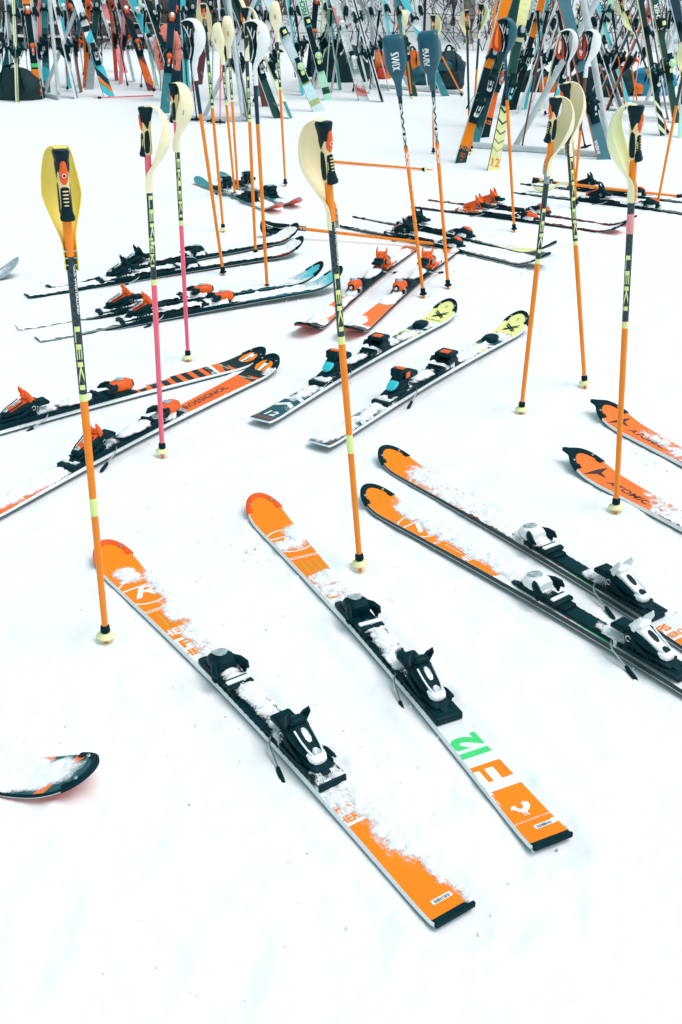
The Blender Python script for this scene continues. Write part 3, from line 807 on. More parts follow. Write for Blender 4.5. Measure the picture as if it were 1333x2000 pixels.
# -- orange pair at the left
SH = SkiShape(L=1.65, rise=0.04)
def hero_ski(label, tip, tail, ang, seed, blobs, squares, z=0.006):
    r = lying_ski(label, tip, tail, SH, (ORANGE2, WHITE, BASEB), ang=ang, z=z)
    mb = MB()
    band(mb, SH, 1.465, 1.648, 0)
    for sg in (1, -1):
        poly(mb, SH, [(sg * .006, .052), (sg * .026, .042), (sg * .036, .012), (sg * .026, -.018), (sg * .008, -.034), (sg * .012, .0)], 1.555, 0, 1, 1, lift=0.0010)
    poly(mb, SH, [(-.010, .03), (.010, .03), (.006, -.03), (-.006, -.03)], 1.556, 0, 1, 2, lift=0.0012)
    band(mb, SH, 1.432, 1.458, 0, slant=.02); v, f, w = text2d('MASTER', 0.02, 0.2); lay(mb, SH, v, f, 1.44, 0, 0.012, 3, lift=0.0012, asp=1.1)
    if squares:
        for k in range(7): band(mb, SH, 1.02 + k * .055, 1.02 + k * .055 + .03, 0, v0=-1, v1=1, slant=.006)
        band(mb, SH, 1.36, 1.395, 2, slant=.01)
    else:
        v, f, w = text2d('ROSSIGNOL', 0.02, 0.1, (0.4, 0)); lay(mb, SH, v, f, 1.17, 0.004, 0.030, 4, rot=90, asp=0.9 * .30 / (w * .03))
        band(mb, SH, .965, 1.03, 5, slant=.01)
    band(mb, SH, 0.30, 0.47, 0)
    put_print(r, mb, [BLACKS, ORANGE, WHITEP, MINT, EMBLEM, GREY])
    link('tip_guard', tip_guard_mesh(SH, BLACKR), r, Matrix.Identity(4))
    add_binding(r, SH, 1.06, 'turn', colours(toe=ORANGEB, lever2=ORANGEB, cap=BLACK, bar=BLACK), 0.68)
    put_snow(r, snow_on(SH, blobs, hmax=0.016, amp=0.7, seed=seed, ds=0.004, freq=45, zadd=plate_z(0.68), over=0.0))
hero_ski('orange ski with checked black blocks along it, leftmost bindings cut by the left edge', (511, 679), (0, 857), 40.0, 10,
         [(1.58, .0, .02, .015, .6), (.75, 0, .09, .03, 1.1), (1.0, .02, .08, .03, .9), (1.08, .035, .10, .025, .8), (.60, 0, .06, .03, .6)], True)
hero_ski('orange ski with plain orange front and black emblem tip crossing over its twin', (534, 692), (0, 1022), 58.5, 11,
         [(1.53, -.045, .03, .02, .6), (.76, 0, .10, .03, 1.1), (.93, -.01, .06, .04, .6), (.58, 0, .06, .03, .7), (.30, .01, .16, .05, 1.1), (.12, .015, .16, .045, 1.0)], False, z=0.012)

# -- middle pair pointing at the camera
SM = SkiShape(L=1.60, rise=0.06)
def facing_ski(label, tip, tail, seed, blobs):
    r = lying_ski(label, tip, tail, SM, (WSKI, BLACK, BASER), z=0.006, fit=True)
    mb = MB(); band(mb, SM, 1.02, 1.42, 0); band(mb, SM, 0.0, .16, 0); band(mb, SM, 0.02, .06, 1); band(mb, SM, 1.50, 1.60, 0)
    put_print(r, mb, [ORANGE3, TEAL])
    link('tip_guard', tip_guard_mesh(SM, BLACKR, inset=0.02), r, Matrix.Identity(4))
    add_binding(r, SM, 1.06, 'turn', colours(toe=ORANGEB, lever2=ORANGEB, heel=ORANGEB, cap=BLACK, bar=BLACK), 0.66)
    put_snow(r, snow_on(SM, blobs, hmax=0.016, amp=0.6, seed=seed, ds=0.005, freq=34, wt=1.4, zadd=plate_z(0.66), srange=(0.03, 1.50)))
facing_ski('snowy orange ski pointing at the camera, behind the middle pole', (590, 628), (804, 480), 12,
           [(1.48, .01, .12, .06, 1.1), (1.3, -.02, .12, .05, 1.1), (1.1, 0.02, .08, .04, .9), (.66, 0, .10, .035, 1), (.95, 0, .06, .04, .9), (.4, .01, .12, .03, 1.0), (.2, 0, .14, .045, 1.1)])
facing_ski('snowy orange ski pointing at the camera, orange patch bare before its toe piece', (676, 634), (893, 478), 13,
           [(1.52, .01, .10, .055, 1.1), (1.38, -.03, .08, .04, 1.0), (1.06, 0.0, .07, .05, 1.1), (.66, 0, .10, .035, 1), (.95, 0, .06, .04, .9), (.4, .01, .12, .03, 1.0), (.10, .02, .06, .03, .8)])

# -- back rows, mostly under snow
def back_ski(label, tip, tail, sh, mats, style, cc, mid, seed, prt=None, bias=0.35, hmax=0.014, blobs=(), over=0.02, z=0.004, guard=BLACKR, sc=1.06, from_tip=True, bare=(), amp=0.55, gback=0.075, pitch=0.0):
    r = lying_ski(label, tip, tail, sh, mats, z=z, from_tip=from_tip, pitch=pitch)
    if prt:
        mb = MB(); ms = []
        for (a, b, m) in prt:
            if m not in ms: ms.append(m)
            band(mb, sh, a, b, ms.index(m))
        put_print(r, mb, ms)
    if guard: link('tip_guard', tip_guard_mesh(sh, guard, inset=0.018, back=gback), r, Matrix.Identity(4))
    if style: add_binding(r, sh, sc, style, cc, mid)
    bl = list(blobs)
    if bias > -0.5:
        bl += [(k, 0, .3, .2, bias + 0.3) for k in np.arange(.1, sh.L - .2, .22) if not any(a < k < b for a, b in bare)]
    put_snow(r, snow_on(sh, bl, hmax=hmax, amp=amp, seed=seed, ds=0.006, freq=30, zadd=plate_z(mid), over=over, srange=(0, sh.L - 0.03)))
    return r
SB = SkiShape(L=1.62, rise=0.08, risel=0.22)
ob = colours(toe=ORANGEB, lever2=ORANGEB, cap=BLACK, bar=BLACK)
bb = colours(badge=GREY, bar=BLACK, cap=BLACK)
back_ski('black ski with pale cyan tip, orange bindings, farther one of its pair', (627, 520), (88, 625), SB, (WSKI, BLACK, BASEB), 'turn', ob, .68, 14, [(1.05, 1.60, CYAN)], bias=.4, blobs=[(1.25, 0, .2, .06, .8)], over=0.0, pitch=1.6)
back_ski('black ski with cyan tip, orange bindings, nearer one of its pair', (664, 528), (130, 645), SB, (WSKI, BLACK, BASEB), 'turn', ob, .68, 15, [(1.05, 1.60, CYAN)], bias=.4, blobs=[(1.12, 0, .15, .06, .9)], over=0.0, z=.010, pitch=1.4)
SO = SkiShape(L=1.64, rise=0.075, risel=0.2)
back_ski('black ski under snow with all-black bindings, farther one, tip beside the lying pole', (578, 440), (150, 545), SO, (TEAL, BLACK, BASEB), 'race', bb, .68, 16, [(1.46, 1.52, ORANGE2)], bias=.5, over=0.0, amp=.45, pitch=.8)
back_ski('black ski under snow with all-black bindings, nearer one, orange striped tip', (588, 466), (90, 567), SO, (TEAL, BLACK, BASEB), 'race', bb, .68, 17, [(1.44, 1.54, ORANGE2)], bias=.5, over=0.0, amp=.45, pitch=.8)
SY = SkiShape(L=1.54, rise=0.085, risel=0.22)
yb = colours(badge=ORANGEB, bar=BLACK, cap=PINK)
back_ski('snow-covered ski with upturned black tip, black bindings, farther of the crossed-pole pair', (1082, 470), (652, 410), SY, (WSKI, BLACK, BASEB), 'race', yb, .66, 18, [(1.12, 1.40, VYEL), (0, .1, BLACKS)], bias=.35, over=0.0, z=-.006, bare=((1.0, 1.5),))
back_ski('snow-covered ski with black side and round black tip, nearer of the crossed-pole pair', (1070, 492), (628, 428), SY, (WSKI, BLACK, BASEB), 'race', yb, .66, 19, [(0, .1, BLACKS)], bias=.45, over=0.0, z=.002)
SR = SkiShape(L=1.5, rise=0.07, risel=0.2)
rb = colours(toe=ORANGEB, lever2=ORANGEB, heel=ORANGEB, cap=ORANGEB, bar=BLACK)
back_ski('white and red ski with bright orange bindings, farther of two beyond the blue pole', (1240, 420), (826, 385), SR, (PINK, BLACK, BASER), 'race', rb, .62, 20, [(1.1, 1.48, ORANGE2)], bias=.45, over=0.0, z=-.007)
back_ski('white and red ski with bright orange bindings, nearer of two beyond the blue pole', (1222, 432), (800, 399), SR, (PINK, BLACK, BASER), 'race', rb, .62, 21, [(.0, .2, BROWN), (1.1, 1.48, ORANGE2)], bias=.4, over=0.0, z=-.002)
SF = SkiShape(L=1.27, tail=0.05, waist=0.04, shovel=0.056, rise=0.07, risel=0.2, twin=True)
back_ski('short pale green twin-tip ski with orange underside tip, farther one', (583, 384), (398, 330), SF, (MINT, TEALM, BASER), 'block', bb, .60, 22, [(.0, .28, TEALM), (.9, 1.0, TEALM), (1.12, 1.26, ORANGE2)], bias=-1, guard=None, blobs=[(.6, 0, .2, .04, .8), (1.05, 0, .1, .05, .9)], over=0)
back_ski('short pale green twin-tip ski with orange underside tip, nearer one', (547, 393), (352, 340), SF, (MINT, TEALM, BASER), 'block', bb, .62, 23, [(.0, .30, TEALM), (.75, .95, TEALM), (1.12, 1.26, ORANGE2)], bias=-1, guard=None, blobs=[(.55, 0, .2, .04, .8), (1.0, 0, .1, .05, .8)], over=0)
SG = SkiShape(L=1.62)
gb = colours(badge=ORANGEB, bar=BLACK, cap=RED)
back_ski('white and black ski with black bindings at the right edge, farther of two', (1333, 377), (1021, 356), SG, (WSKI, BLACK, BASEB), 'race', gb, .66, 24, [(0, .1, TEAL)], bias=.4, over=0.0, z=-.006, from_tip=False)
back_ski('white and black ski with black bindings at the right edge, nearer of two', (1333, 398), (1008, 373), SG, (WSKI, BLACK, BASEB), 'race', gb, .78, 25, [(0, .1, TEAL)], bias=.5, over=0.0, z=-.004, from_tip=False)
SLFT = SkiShape(L=1.6, rise=0.08)
back_ski('grey ski tip poking into view at the left edge', (32, 502), (-140, 560), SLFT, (GREY, GREY, BASEB), 'race', bb, .66, 26, None, bias=-1, blobs=[(1.2, 0, .3, .06, .5)], guard=None)

# ------------------------------------------------------------------ ski poles
def proj(X):
    d = X - Vector((0, 0, CAM_H)); zc = d.y * math.cos(PITCH) - d.z * math.sin(PITCH); yc = d.y * math.sin(PITCH) + d.z * math.cos(PITCH)
    return 666.5 + FPX * d.x / zc, 1000 - FPX * yc / zc

def catmull(keys, n):
    k = np.array(keys, float); m = len(k); out = []
    for i in range(n):
        t = i / (n - 1) * (m - 1); j = min(int(t), m - 2); u = t - j
        p0, p1, p2, p3 = k[max(j - 1, 0)], k[j], k[j + 1], k[min(j + 2, m - 1)]
        out.append(0.5 * ((2 * p1) + (-p0 + p2) * u + (2 * p0 - 5 * p1 + 4 * p2 - p3) * u ** 2 + (-p0 + 3 * p1 - 3 * p2 + p3) * u ** 3))
    return np.array(out)

# hand guards: keys (y forward, z from the grip's top, half width, wrap depth, squareness)
GUARDS = {
 'leki': [(-.004, .016, .015, .001), (.024, .020, .022, .003), (.056, .006, .034, .010), (.080, -.034, .044, .022), (.089, -.080, .050, .036), (.084, -.120, .051, .042), (.064, -.158, .043, .036), (.038, -.192, .030, .022),
          (.021, -.214, .022, .018), (.015, -.232, .0195, .024), (.0142, -.262, .0190, .028), (.0142, -.292, .0185, .027)],
 'side': [(-.030, .014, .018, .001), (.004, .024, .026, .006), (.042, .018, .034, .020), (.070, -.014, .040, .038), (.077, -.055, .044, .048), (.069, -.095, .043, .046), (.048, -.130, .036, .036), (.024, -.158, .026, .022),
          (.0135, -.180, .018, .018), (.0135, -.205, .0150, .021), (.0135, -.235, .0145, .022), (.0135, -.25, .0145, .021)],
 'cup': [(-.028, .030, .036, .004), (.006, .034, .043, .010), (.038, .026, .047, .030), (.052, .004, .049, .056), (.056, -.030, .050, .072), (.057, -.070, .050, .074), (.054, -.105, .047, .066), (.042, -.135, .036, .046),
         (.024, -.158, .022, .028), (.0150, -.180, .0155, .022), (.0135, -.205, .0140, .022), (.0125, -.225, .0130, .021)],
}
GN = 48
def guard_surface(kind):
    k = catmull(GUARDS[kind], GN); n = {'leki': 2.4, 'side': 2.4, 'cup': 4.5}[kind]
    def pos(u, v):
        f = u * (GN - 1); i = min(int(f), GN - 2); a = k[i] * (1 - (f - i)) + k[i + 1] * (f - i)
        e = min(1, max(0, (a[3] - 0.015) / 0.01)) if u > 0.75 else 0
        y, z, hw, dp = a
        # cross section bends round towards the hand; near the clamp it closes round the shaft
        av = abs(v)
        th = av * math.pi / 2
        x = hw * math.copysign(math.sin(th) ** (2 / n if n > 3 else 0.95), v) if av > 1e-6 else 0.0
        back = dp * (1 - max(0, math.cos(th)) ** (2 / n if n > 3 else 0.95))
        t = k[min(i + 1, GN - 1)] - k[max(i - 1, 0)]; ln = math.hypot(t[0], t[1]) + 1e-9
        ny, nz = -t[1] / ln, t[0] / ln                       # outward normal in the y-z plane
        return Vector((x, y - ny * back, z - nz * back))
    return pos
GUARD_POS = {k: guard_surface(k) for k in GUARDS}
GMESH = {}
def guard_mesh(kind, m):
    key = ('g', kind, m.name)
    if key in GMESH: return GMESH[key]
    pos = GUARD_POS[kind]; nu, nv = 48, 21; mb = MB()
    vs = [pos(i / (nu - 1), -1 + 2 * j / (nv - 1)) for i in range(nu) for j in range(nv)]
    fs = [(i * nv + j, i * nv + j + 1, (i + 1) * nv + j + 1, (i + 1) * nv + j) for i in range(nu - 1) for j in range(nv - 1)]
    mb.add(vs, fs); me = mb.mesh('hand_guard', m, 0)
    me.polygons.foreach_set('use_smooth', [True] * len(me.polygons))
    # thickness
    bm = bmesh.new(); bm.from_mesh(me); bmesh.ops.solidify(bm, geom=bm.faces[:], thickness=0.0028); bmesh.ops.recalc_face_normals(bm, faces=bm.faces)
    for f in bm.faces: f.smooth = True
    bm.to_mesh(me); bm.free(); me.set_sharp_from_angle(angle=R(60)); GMESH[key] = me
    return me

def grip_meshes(kind):
    if kind in GMESH: return GMESH[kind]
    out = {}
    light = kind == 'leki'
    core = MB(); core.zloft([(.006, .012, .016), (-.004, .0165, .021), (-.03, .0155, .019), (-.06, .0142, .0172), (-.10, .0146, .018), (-.135, .0152, .019), (-.150, .0150, .018), (-.156, .0115, .0125)], n=2.3, seg=22)
    out['grip'] = core.mesh('grip', GRIPC if light else BLACKS, 50)
    cap = MB(); cap.zloft([(.015, .010, .014), (.0135, .0185, .024), (.008, .0215, .0275), (.000, .0205, .0260), (-.014, .0175, .0225), (-.034, .0160, .0200, 0, -.0014), (-.044, .0120, .0165, 0, -.002)], n=2.5, seg=24)
    out['grip_top'] = cap.mesh('grip_top', BLACKS, 45)
    if light:
        for nm, sg in (('panelL', 1), ('panelR', -1)):
            pn = MB()
            pn.zloft([(-.012, .0015, .003, sg * .0165, -.001), (-.018, .003, .010, sg * .0158, -.001), (-.036, .003, .012, sg * .0145, .001), (-.052, .003, .006, sg * .0132, .004), (-.062, .001, .002, sg * .0130, .005)], n=2.6, seg=12)
            pn.zloft([(-.066, .0015, .002, sg * .0132, .004), (-.074, .003, .008, sg * .0132, .002), (-.11, .003, .0105, sg * .0136, .002), (-.14, .003, .009, sg * .0140, .001), (-.148, .0012, .005, sg * .0138, .0)], n=2.6, seg=12)
            out[nm] = pn.mesh('side_panel', BLACKS, 45)
        tr = MB(); tr.zloft([(-.012, .004, .004, 0, -.0215), (-.018, .0075, .006, 0, -.0210), (-.032, .0095, .007, 0, -.0190), (-.046, .0120, .009, 0, -.0155), (-.060, .0105, .008, 0, -.0140), (-.070, .0045, .004, 0, -.0150)], n=2.4, seg=18, mi=0)
        for y, r, m in ((-.0255, .0052, 1), (-.0262, .0034, 2)):
            c = [(r * math.cos(a), y, -.047 + r * math.sin(a)) for a in [2 * math.pi * k / 14 for k in range(14)]]
            tr.loft([c, [(p[0], p[1] + .004, p[2]) for p in c]], m)
        out['trigger'] = tr.mesh('trigger', [ORANGEB, WHITE, BLACK], 45)
        pad = MB(); pad.zloft([(-.076, .006, .004, 0, -.0135), (-.080, .0110, .008, 0, -.0125), (-.10, .0122, .0092, 0, -.0128), (-.125, .0130, .0100, 0, -.0135), (-.142, .0165, .0115, 0, -.0160), (-.152, .0195, .0125, 0, -.0180), (-.159, .0180, .0110, 0, -.0170), (-.162, .0100, .0060, 0, -.0150)], n=2.6, seg=22, mi=0)
        out['palm_pad'] = pad.mesh('palm_pad', BLACKS, 45)
        ribs = MB()
        for k in range(6):
            z = -.086 - k * .0088
            ribs.tube([(-.0078, -.0205, z), (-.004, -.0222, z), (.004, -.0222, z), (.0078, -.0205, z)], [.0008, .0019, .0019, .0008], seg=8)
        out['rib'] = ribs.mesh('rib', GRIPC, 50)
        v, f, w = text2d('LEKI', 0.03, 0, (0.3, 0.3)); mb = MB()
        for sgn in (1, -1):
            mb.add([((sgn * (.0118 + .0001)) if False else sgn * .0128 * math.cos((y) * .55), -.0125 - .0098 * math.sin(0.55 * y + .3) , -.112 - sgn * x * .011) for x, y in v], f)
        out['grip_lettering'] = mb.mesh('grip_lettering', LIME, 0)
    else:
        ln = MB()
        for sg in (1, -1):
            for pts in ([(sg * .0165, .004, .0), (sg * .0170, -.004, -.03), (sg * .0155, .0, -.06)], [(sg * .0168, -.018, -.004), (sg * .0168, -.008, -.03), (sg * .0155, .0, -.055), (sg * .0155, .003, -.10), (sg * .0158, -.004, -.13), (sg * .016, -.012, -.148)], [(sg * .0160, .014, -.02), (sg * .0157, .004, -.055)]):
                ln.tube(pts, .0024, seg=6)
        out['trim'] = ln.mesh('grip_trim', GWHITE, 50)
    GMESH[kind] = out
    return out

def clamp_bolts():
    if 'bolts' in GMESH: return GMESH['bolts']
    mb = MB()
    for k in range(3):
        z = -.240 - k * .018
        mb.tube([(-.0175, -.0075, z), (.0175, -.0075, z)], .0022, seg=8)
        for sg in (1, -1): mb.tube([(sg * .0150, -.0075, z), (sg * .0178, -.0075, z)], .0042, seg=10)
    GMESH['bolts'] = mb.mesh('clamp_bolt', STEEL, 40)
    return GMESH['bolts']

def strap_mesh(m):
    key = 'strap' + m.name
    if key in GMESH: return GMESH[key]
    pts = catmull([(-.016, .0, .002), (-.030, .002, -.010), (-.050, .004, -.06), (-.058, .004, -.105), (-.046, .0, -.135), (-.026, -.003, -.128), (-.022, -.002, -.08), (-.018, 0, -.02), (-.014, 0, .0)], 40)
    rings = []
    for i, p in enumerate(pts):
        t = pts[min(i + 1, 39)] - pts[max(i - 1, 0)]; t /= np.linalg.norm(t); n = np.array([-t[2], 0, t[0]])
        hw = 0.0105; tw = 0.9 * math.sin(i / 39 * math.pi)
        wv = np.array([0, 1, 0]) * math.cos(tw) + n * math.sin(tw); nn = np.cross(t, wv)
        rings.append([p + wv * hw + nn * .001, p + wv * hw - nn * .001, p - wv * hw - nn * .001, p - wv * hw + nn * .001])
    GMESH[key] = MB().loft([[tuple(q) for q in r] for r in rings]).mesh('strap', m, 40)
    return GMESH[key]

def basket_mesh(m, big):
    key = ('basket', m.name, big)
    if key in GMESH: return GMESH[key]
    mb = MB(); r = .024 if big else .019
    mb.zloft([(.034, .0075, .0075), (.030, .0115, .0115), (.016, .0125, .0125), (.012, .0100, .0100)], seg=16, mi=1)
    if big:
        mb.zloft([(.013, .010, .010), (.0105, r * .62, r * .62), (.005, r * .95, r * .95), (.001, r, r), (-.003, r * .8, r * .8), (-.006, r * .4, r * .4)], seg=24, mi=0)
    else:
        mb.zloft([(.013, .008, .008), (.008, r * .9, r * .9), (.003, r, r), (0, r * .8, r * .8), (-.002, .006, .006)], seg=20, mi=0)
    mb.zloft([(.002, .0055, .0055), (-.045, .004, .004), (-.06, .0015, .0015)], seg=10, mi=2)
    GMESH[key] = mb.mesh('basket', [m, BLACKR, POLEO], 40)
    return GMESH[key]

def star_basket():
    if 'star' in GMESH: return GMESH['star']
    mb = MB(); mb.zloft([(.03, .008, .008), (.01, .011, .011), (-.005, .008, .008)], seg=12)
    for k in range(5):
        a = 2 * math.pi * k / 5
        mb.tube([(0.006 * math.cos(a), .006 * math.sin(a), .004), (.05 * math.cos(a), .05 * math.sin(a), .002), (.055 * math.cos(a), .055 * math.sin(a), .0)], [.008, .007, .003], seg=6, flat=0.4)
    mb.zloft([(-.004, .005, .005), (-.05, .003, .003)], seg=8)
    GMESH['star'] = mb.mesh('basket', BLACKR, 40)
    return GMESH['star']

def shaft_text(body, zc, size, r, m, asp=1.0, bold=0.03, facing=0.0, flip=False):
    """lettering that runs down the shaft, wrapped round it, facing -y"""
    v, f, w = text2d(body, bold, 0, (0.6, 0.12)); mb = MB(); out = []
    for x, y in v:
        z = zc - x * size * asp * (-1 if flip else 1); a = y * size / r * (-1 if flip else 1) + facing
        rr = r + 0.0005; out.append((rr * math.sin(a), -rr * math.cos(a), z))
    mb.add(out, f); return mb.mesh('shaft_lettering', m, 0)

def pole(label, top_px, foot_px, grip='leki', guard='leki', gm=CREAM, yaw=0.0, cuts=(), basket=(LIMEP, True), texts=(), strap=None, gtext=None, group='ski poles stuck upright in the snow', top=None, foot=None, bolts=True, rtop=0.0102, rbot=0.0078, upper=True, cat='pole'):
    """cuts: (pixel row or height where a colour begins, material) from the grip down"""
    if foot is None:
        foot = G(*foot_px); best = None
        for i in range(400):
            z = 0.5 + i * 0.0027; q = G(*top_px, z); d = math.hypot(q.x - foot.x, q.y - foot.y)
            if best is None or d < best[0]: best = (d, q)
        top = best[1]
    ax = (top - foot); H = ax.length; ax.normalize()
    q = Vector((0, 0, 1)).rotation_difference(ax)
    mtx = Matrix.Translation(foot) @ q.to_matrix().to_4x4() @ Matrix.Rotation(R(yaw), 4, 'Z')
    root = thing('ski_pole', label, cat, mtx, group)
    def height_of(py):
        lo, hi = 0.0, 1.0
        for _ in range(40):
            m = (lo + hi) / 2
            if proj(foot + (top - foot) * m)[1] > py: lo = m
            else: hi = m
        return lo * H
    zs = [(H - 0.145, None)]
    seq = []
    for row, m in cuts: seq.append((row if (isinstance(row, float) and row <= 1.6) else height_of(row), m))
    rad = lambda z: rbot + (rtop - rbot) * max(0, min(1, z / H))
    bounds = [s[0] for s in seq] + [0.0]
    for i, (z1, m) in enumerate(seq):
        z0 = bounds[i + 1]
        if i == 0: z1 = H - (0.112 if grip == 'leki' else 0.145)
        if z1 <= z0: continue
        prud = 0.0004 if m in (LIME, PINK, TAPE, LIMEP) else 0
        mb = MB(); mb.zloft([(z1, rad(z1) + prud, rad(z1) + prud), (z0, rad(z0) + prud, rad(z0) + prud)], seg=18)
        link('shaft_section', mb.mesh('shaft_section', m, 60), root, Matrix.Identity(4))
    link('basket', star_basket() if basket == 'star' else basket_mesh(*basket), root, Matrix.Translation((0, 0, 0.012)))
    gs = 0.8 if grip == 'leki' else 1.0
    T = Matrix.Translation((0, 0, H - 0.015 * gs)) @ Matrix.Diagonal((gs, gs, gs, 1))
    if upper:
        gset = grip_meshes(grip)
        g = link('grip', gset['grip'], root, T)
        for k, nm in (('grip_top',) * 2, ('trigger',) * 2, ('palm_pad',) * 2, ('rib',) * 2, ('grip_lettering',) * 2, ('trim', 'grip_trim'), ('panelL', 'side_panel'), ('panelR', 'side_panel')):
            if k in gset: link(nm, gset[k], g, Matrix.Identity(4))
        if guard:
            gd = link('hand_guard', guard_mesh(guard, gm), root, T)
            if bolts and guard == 'leki': link('clamp_bolt', clamp_bolts(), gd, Matrix.Identity(4))
            if bolts and guard == 'side': link('clamp_bolt', clamp_bolts(), gd, Matrix.Translation((0, 0, 0.032)))
            if gtext:
                body, u0, sc, tm, asp, vv = gtext[:6]; inside = -1 if len(gtext) > 6 else 1
                v, f, w = text2d(body, 0.03, 0, (0.5, 0.25)); pos = GUARD_POS[guard]; out = []
                for x, y in v:
                    u = u0 + x * sc * asp; t = vv - y * sc * 3.2 * inside
                    p = pos(u, t); e = 0.004; n = (pos(min(u + e, 1), t) - p).cross(pos(u, t + e) - p).normalized()
                    if n.y < 0 and abs(t) < 0.6: n = -n
                    out.append(p + n * 0.0036 * inside)
                link('guard_lettering', MB().add(out, f).mesh('guard_lettering', tm, 0), gd, Matrix.Identity(4))
        if strap: link('strap', strap_mesh(strap), root, T @ Matrix.Rotation(R(-yaw), 4, 'Z'))
    for (body, row, length, m, asp, fl) in texts:
        zc = height_of(row); v, f, w = text2d(body, 0.03, 0, (0.6, 0.12))
        size = rad(zc) * asp; me = shaft_text(body, zc, size, rad(zc) + (0.0), m, asp=length / (w * size), facing=fl)
        link('shaft_lettering', me, root, Matrix.Rotation(R(-yaw), 4, 'Z'))
    return root

BK, OR, PK, LM = CARBON, POLEO, POLEP, LIME
pole('orange and black pole with bright yellow hand guard, foremost at the left', (118, 290), (208, 1250), gm=YEL, yaw=22, cuts=((0, OR), (500, BK), (768, LM), (782, OR), (972, LM), (1006, OR)),
     texts=(('LEKI', 698, .145, LM, 1.25, .25), ('GUS WESTERLUND', 565, .105, WHITEP, .5, .9)))
pole('pink pole with cream hand guard arching out sideways, nearer of two', (284, 208), (318, 888), guard='leki', gm=CREAM, yaw=-84, cuts=((0, PK), (352, LM), (366, BK), (545, LM), (556, PK)),
     texts=(('LEKI', 430, .15, LM, 1.25, .5), ('LEKI', 492, .09, LM, 1.25, 0.0)))
pole('pink pole with cream hand guard covering its grip, farther of two', (340, 162), (368, 704), guard='leki', gm=CREAM, yaw=-118, cuts=((0, PK), (268, LM), (278, BK), (430, LM), (440, PK)),
     texts=(('LEKI', 326, .14, LM, 1.25, .3), ('LEKI', 388, .14, LM, 1.25, .3)), gtext=('LEKI', .42, .020, BLACK, 1.0, .55))
pole('orange and dark pole with white hand guard, left of the pole cluster', (366, 40), (437, 537), grip='plain', guard='side', gm=GWHITE, yaw=-92, cuts=((0, NAVY), (222, OR)), basket=(BLACKR, False))
pole('orange pole with yellow guard seen from the hand side, beside the white-guarded pole', (397, 8), (437, 452), gm=CREAM, yaw=8, cuts=((0, BK), (206, LM), (211, OR)), texts=(('LEKI', 160, .22, LM, 1.3, 0.2),))
pole('orange pole with cream lettered guard, left of two facing the camera', (428, 45), (460, 388), gm=CREAM, yaw=165, cuts=((0, BK), (200, LM), (205, OR)), basket=(BLACKR, False), texts=(('LEKI', 160, .26, LM, 1.3, 0.2),), gtext=('LEKI', .42, .030, BLACK, 1.0, .1))
pole('orange pole with cream lettered guard, right of two facing the camera', (443, 32), (466, 383), gm=CREAM, yaw=188, cuts=((0, BK), (194, LM), (199, OR)), basket=(BLACKR, False), texts=(('LEKI', 150, .26, LM, 1.3, 0.2),), gtext=('LEKI', .42, .030, BLACK, 1.0, .0))
pole('dark and orange pole with big white hand guard, front of the cluster', (492, 42), (523, 572), grip='plain', guard='side', gm=GWHITE, yaw=-95, cuts=((0, NAVY), (242, OR)), basket=(BLACKR, False))
pole('orange pole with yellow guard arching behind the big white guard', (478, 15), (500, 503), gm=CREAM, yaw=-78, cuts=((0, BK), (232, LM), (238, OR)), texts=(('LEKI', 190, .2, LM, 1.3, 0.2),))
pole('thin orange pole with cream lettered guard standing before the pale wide ski', (538, 3), (558, 362), gm=CREAM, yaw=178, cuts=((0, BK), (170, LM), (175, OR)), basket=(BLACKR, False), texts=(('LEKI', 130, .2, LM, 1.3, 0.2),), gtext=('LEKI', .40, .032, BLACK, 1.0, .0))
pole('orange and black pole with cream hand guard inked with initials, middle foreground', (632, 236), (704, 1108), gm=CREAM, yaw=48, cuts=((0, OR), (432, BK), (656, LM), (671, OR), (848, LM), (884, OR)),
     texts=(('LEKI', 590, .145, LM, 1.25, .25), ('GUS WESTERLUND', 476, .105, WHITEP, .5, .9)), gtext=('GW', .50, .022, BROWN, 0.8, -.40, 1))
SWB = mat('pole_white', 'eef3f4', 0.3, var=0.03)
pole('white and red striped pole with dark blue cup guard, left of two alike', (768, 76), (828, 580), grip='plain', guard='cup', gm=GTEAL, yaw=178, cuts=((0, NAVY), (202, SWB), (284, POLEO)), basket=(BLACKR, False),
     texts=(('SWIX', 246, .22, NAVY, 1.5, 0.0), ('XX', 312, .08, WHITEP, 1.5, 0.0)), gtext=('SWIX', .47, .036, WHITEP, 1.5, .0))
pole('white and red striped pole with dark blue cup guard, right of two alike', (838, 68), (876, 563), grip='plain', guard='cup', gm=GTEAL, yaw=165, cuts=((0, NAVY), (190, SWB), (276, POLEO)), basket=(BLACKR, False),
     texts=(('SWIX', 236, .22, NAVY, 1.5, 0.0), ('XX', 304, .08, WHITEP, 1.5, 0.0)), gtext=('SWIX', .47, .036, WHITEP, 1.5, .05))
pole('orange pole with blue hand guard and red wrist strap', (982, 38), (1005, 452), grip='plain', guard='side', gm=GTEAL, yaw=-95, cuts=((0, NAVY), (195, OR)), basket=(BLACKR, False), strap=RED)
pole('orange pole with white guard and red strap, left of two whose tips cross', (1104, 60), (1126, 402), grip='plain', guard='side', gm=GWHITE, yaw=-85, cuts=((0, BROWN), (255, OR)), basket=(BLACKR, False), strap=RED)
pole('orange pole with white guard and red strap, right of two whose tips cross', (1152, 60), (1120, 407), grip='plain', guard='side', gm=GWHITE, yaw=-115, cuts=((0, BROWN), (255, OR)), basket=(BLACKR, False), strap=RED)
pole('orange pole leaning left with grey tape under its cream guard', (1086, 190), (1018, 806), gm=CREAM, yaw=-70, cuts=((0, OR), (332, TAPE), (358, BK), (505, LM), (514, OR)),
     texts=(('LEKI', 450, .15, LM, 1.25, .1),))
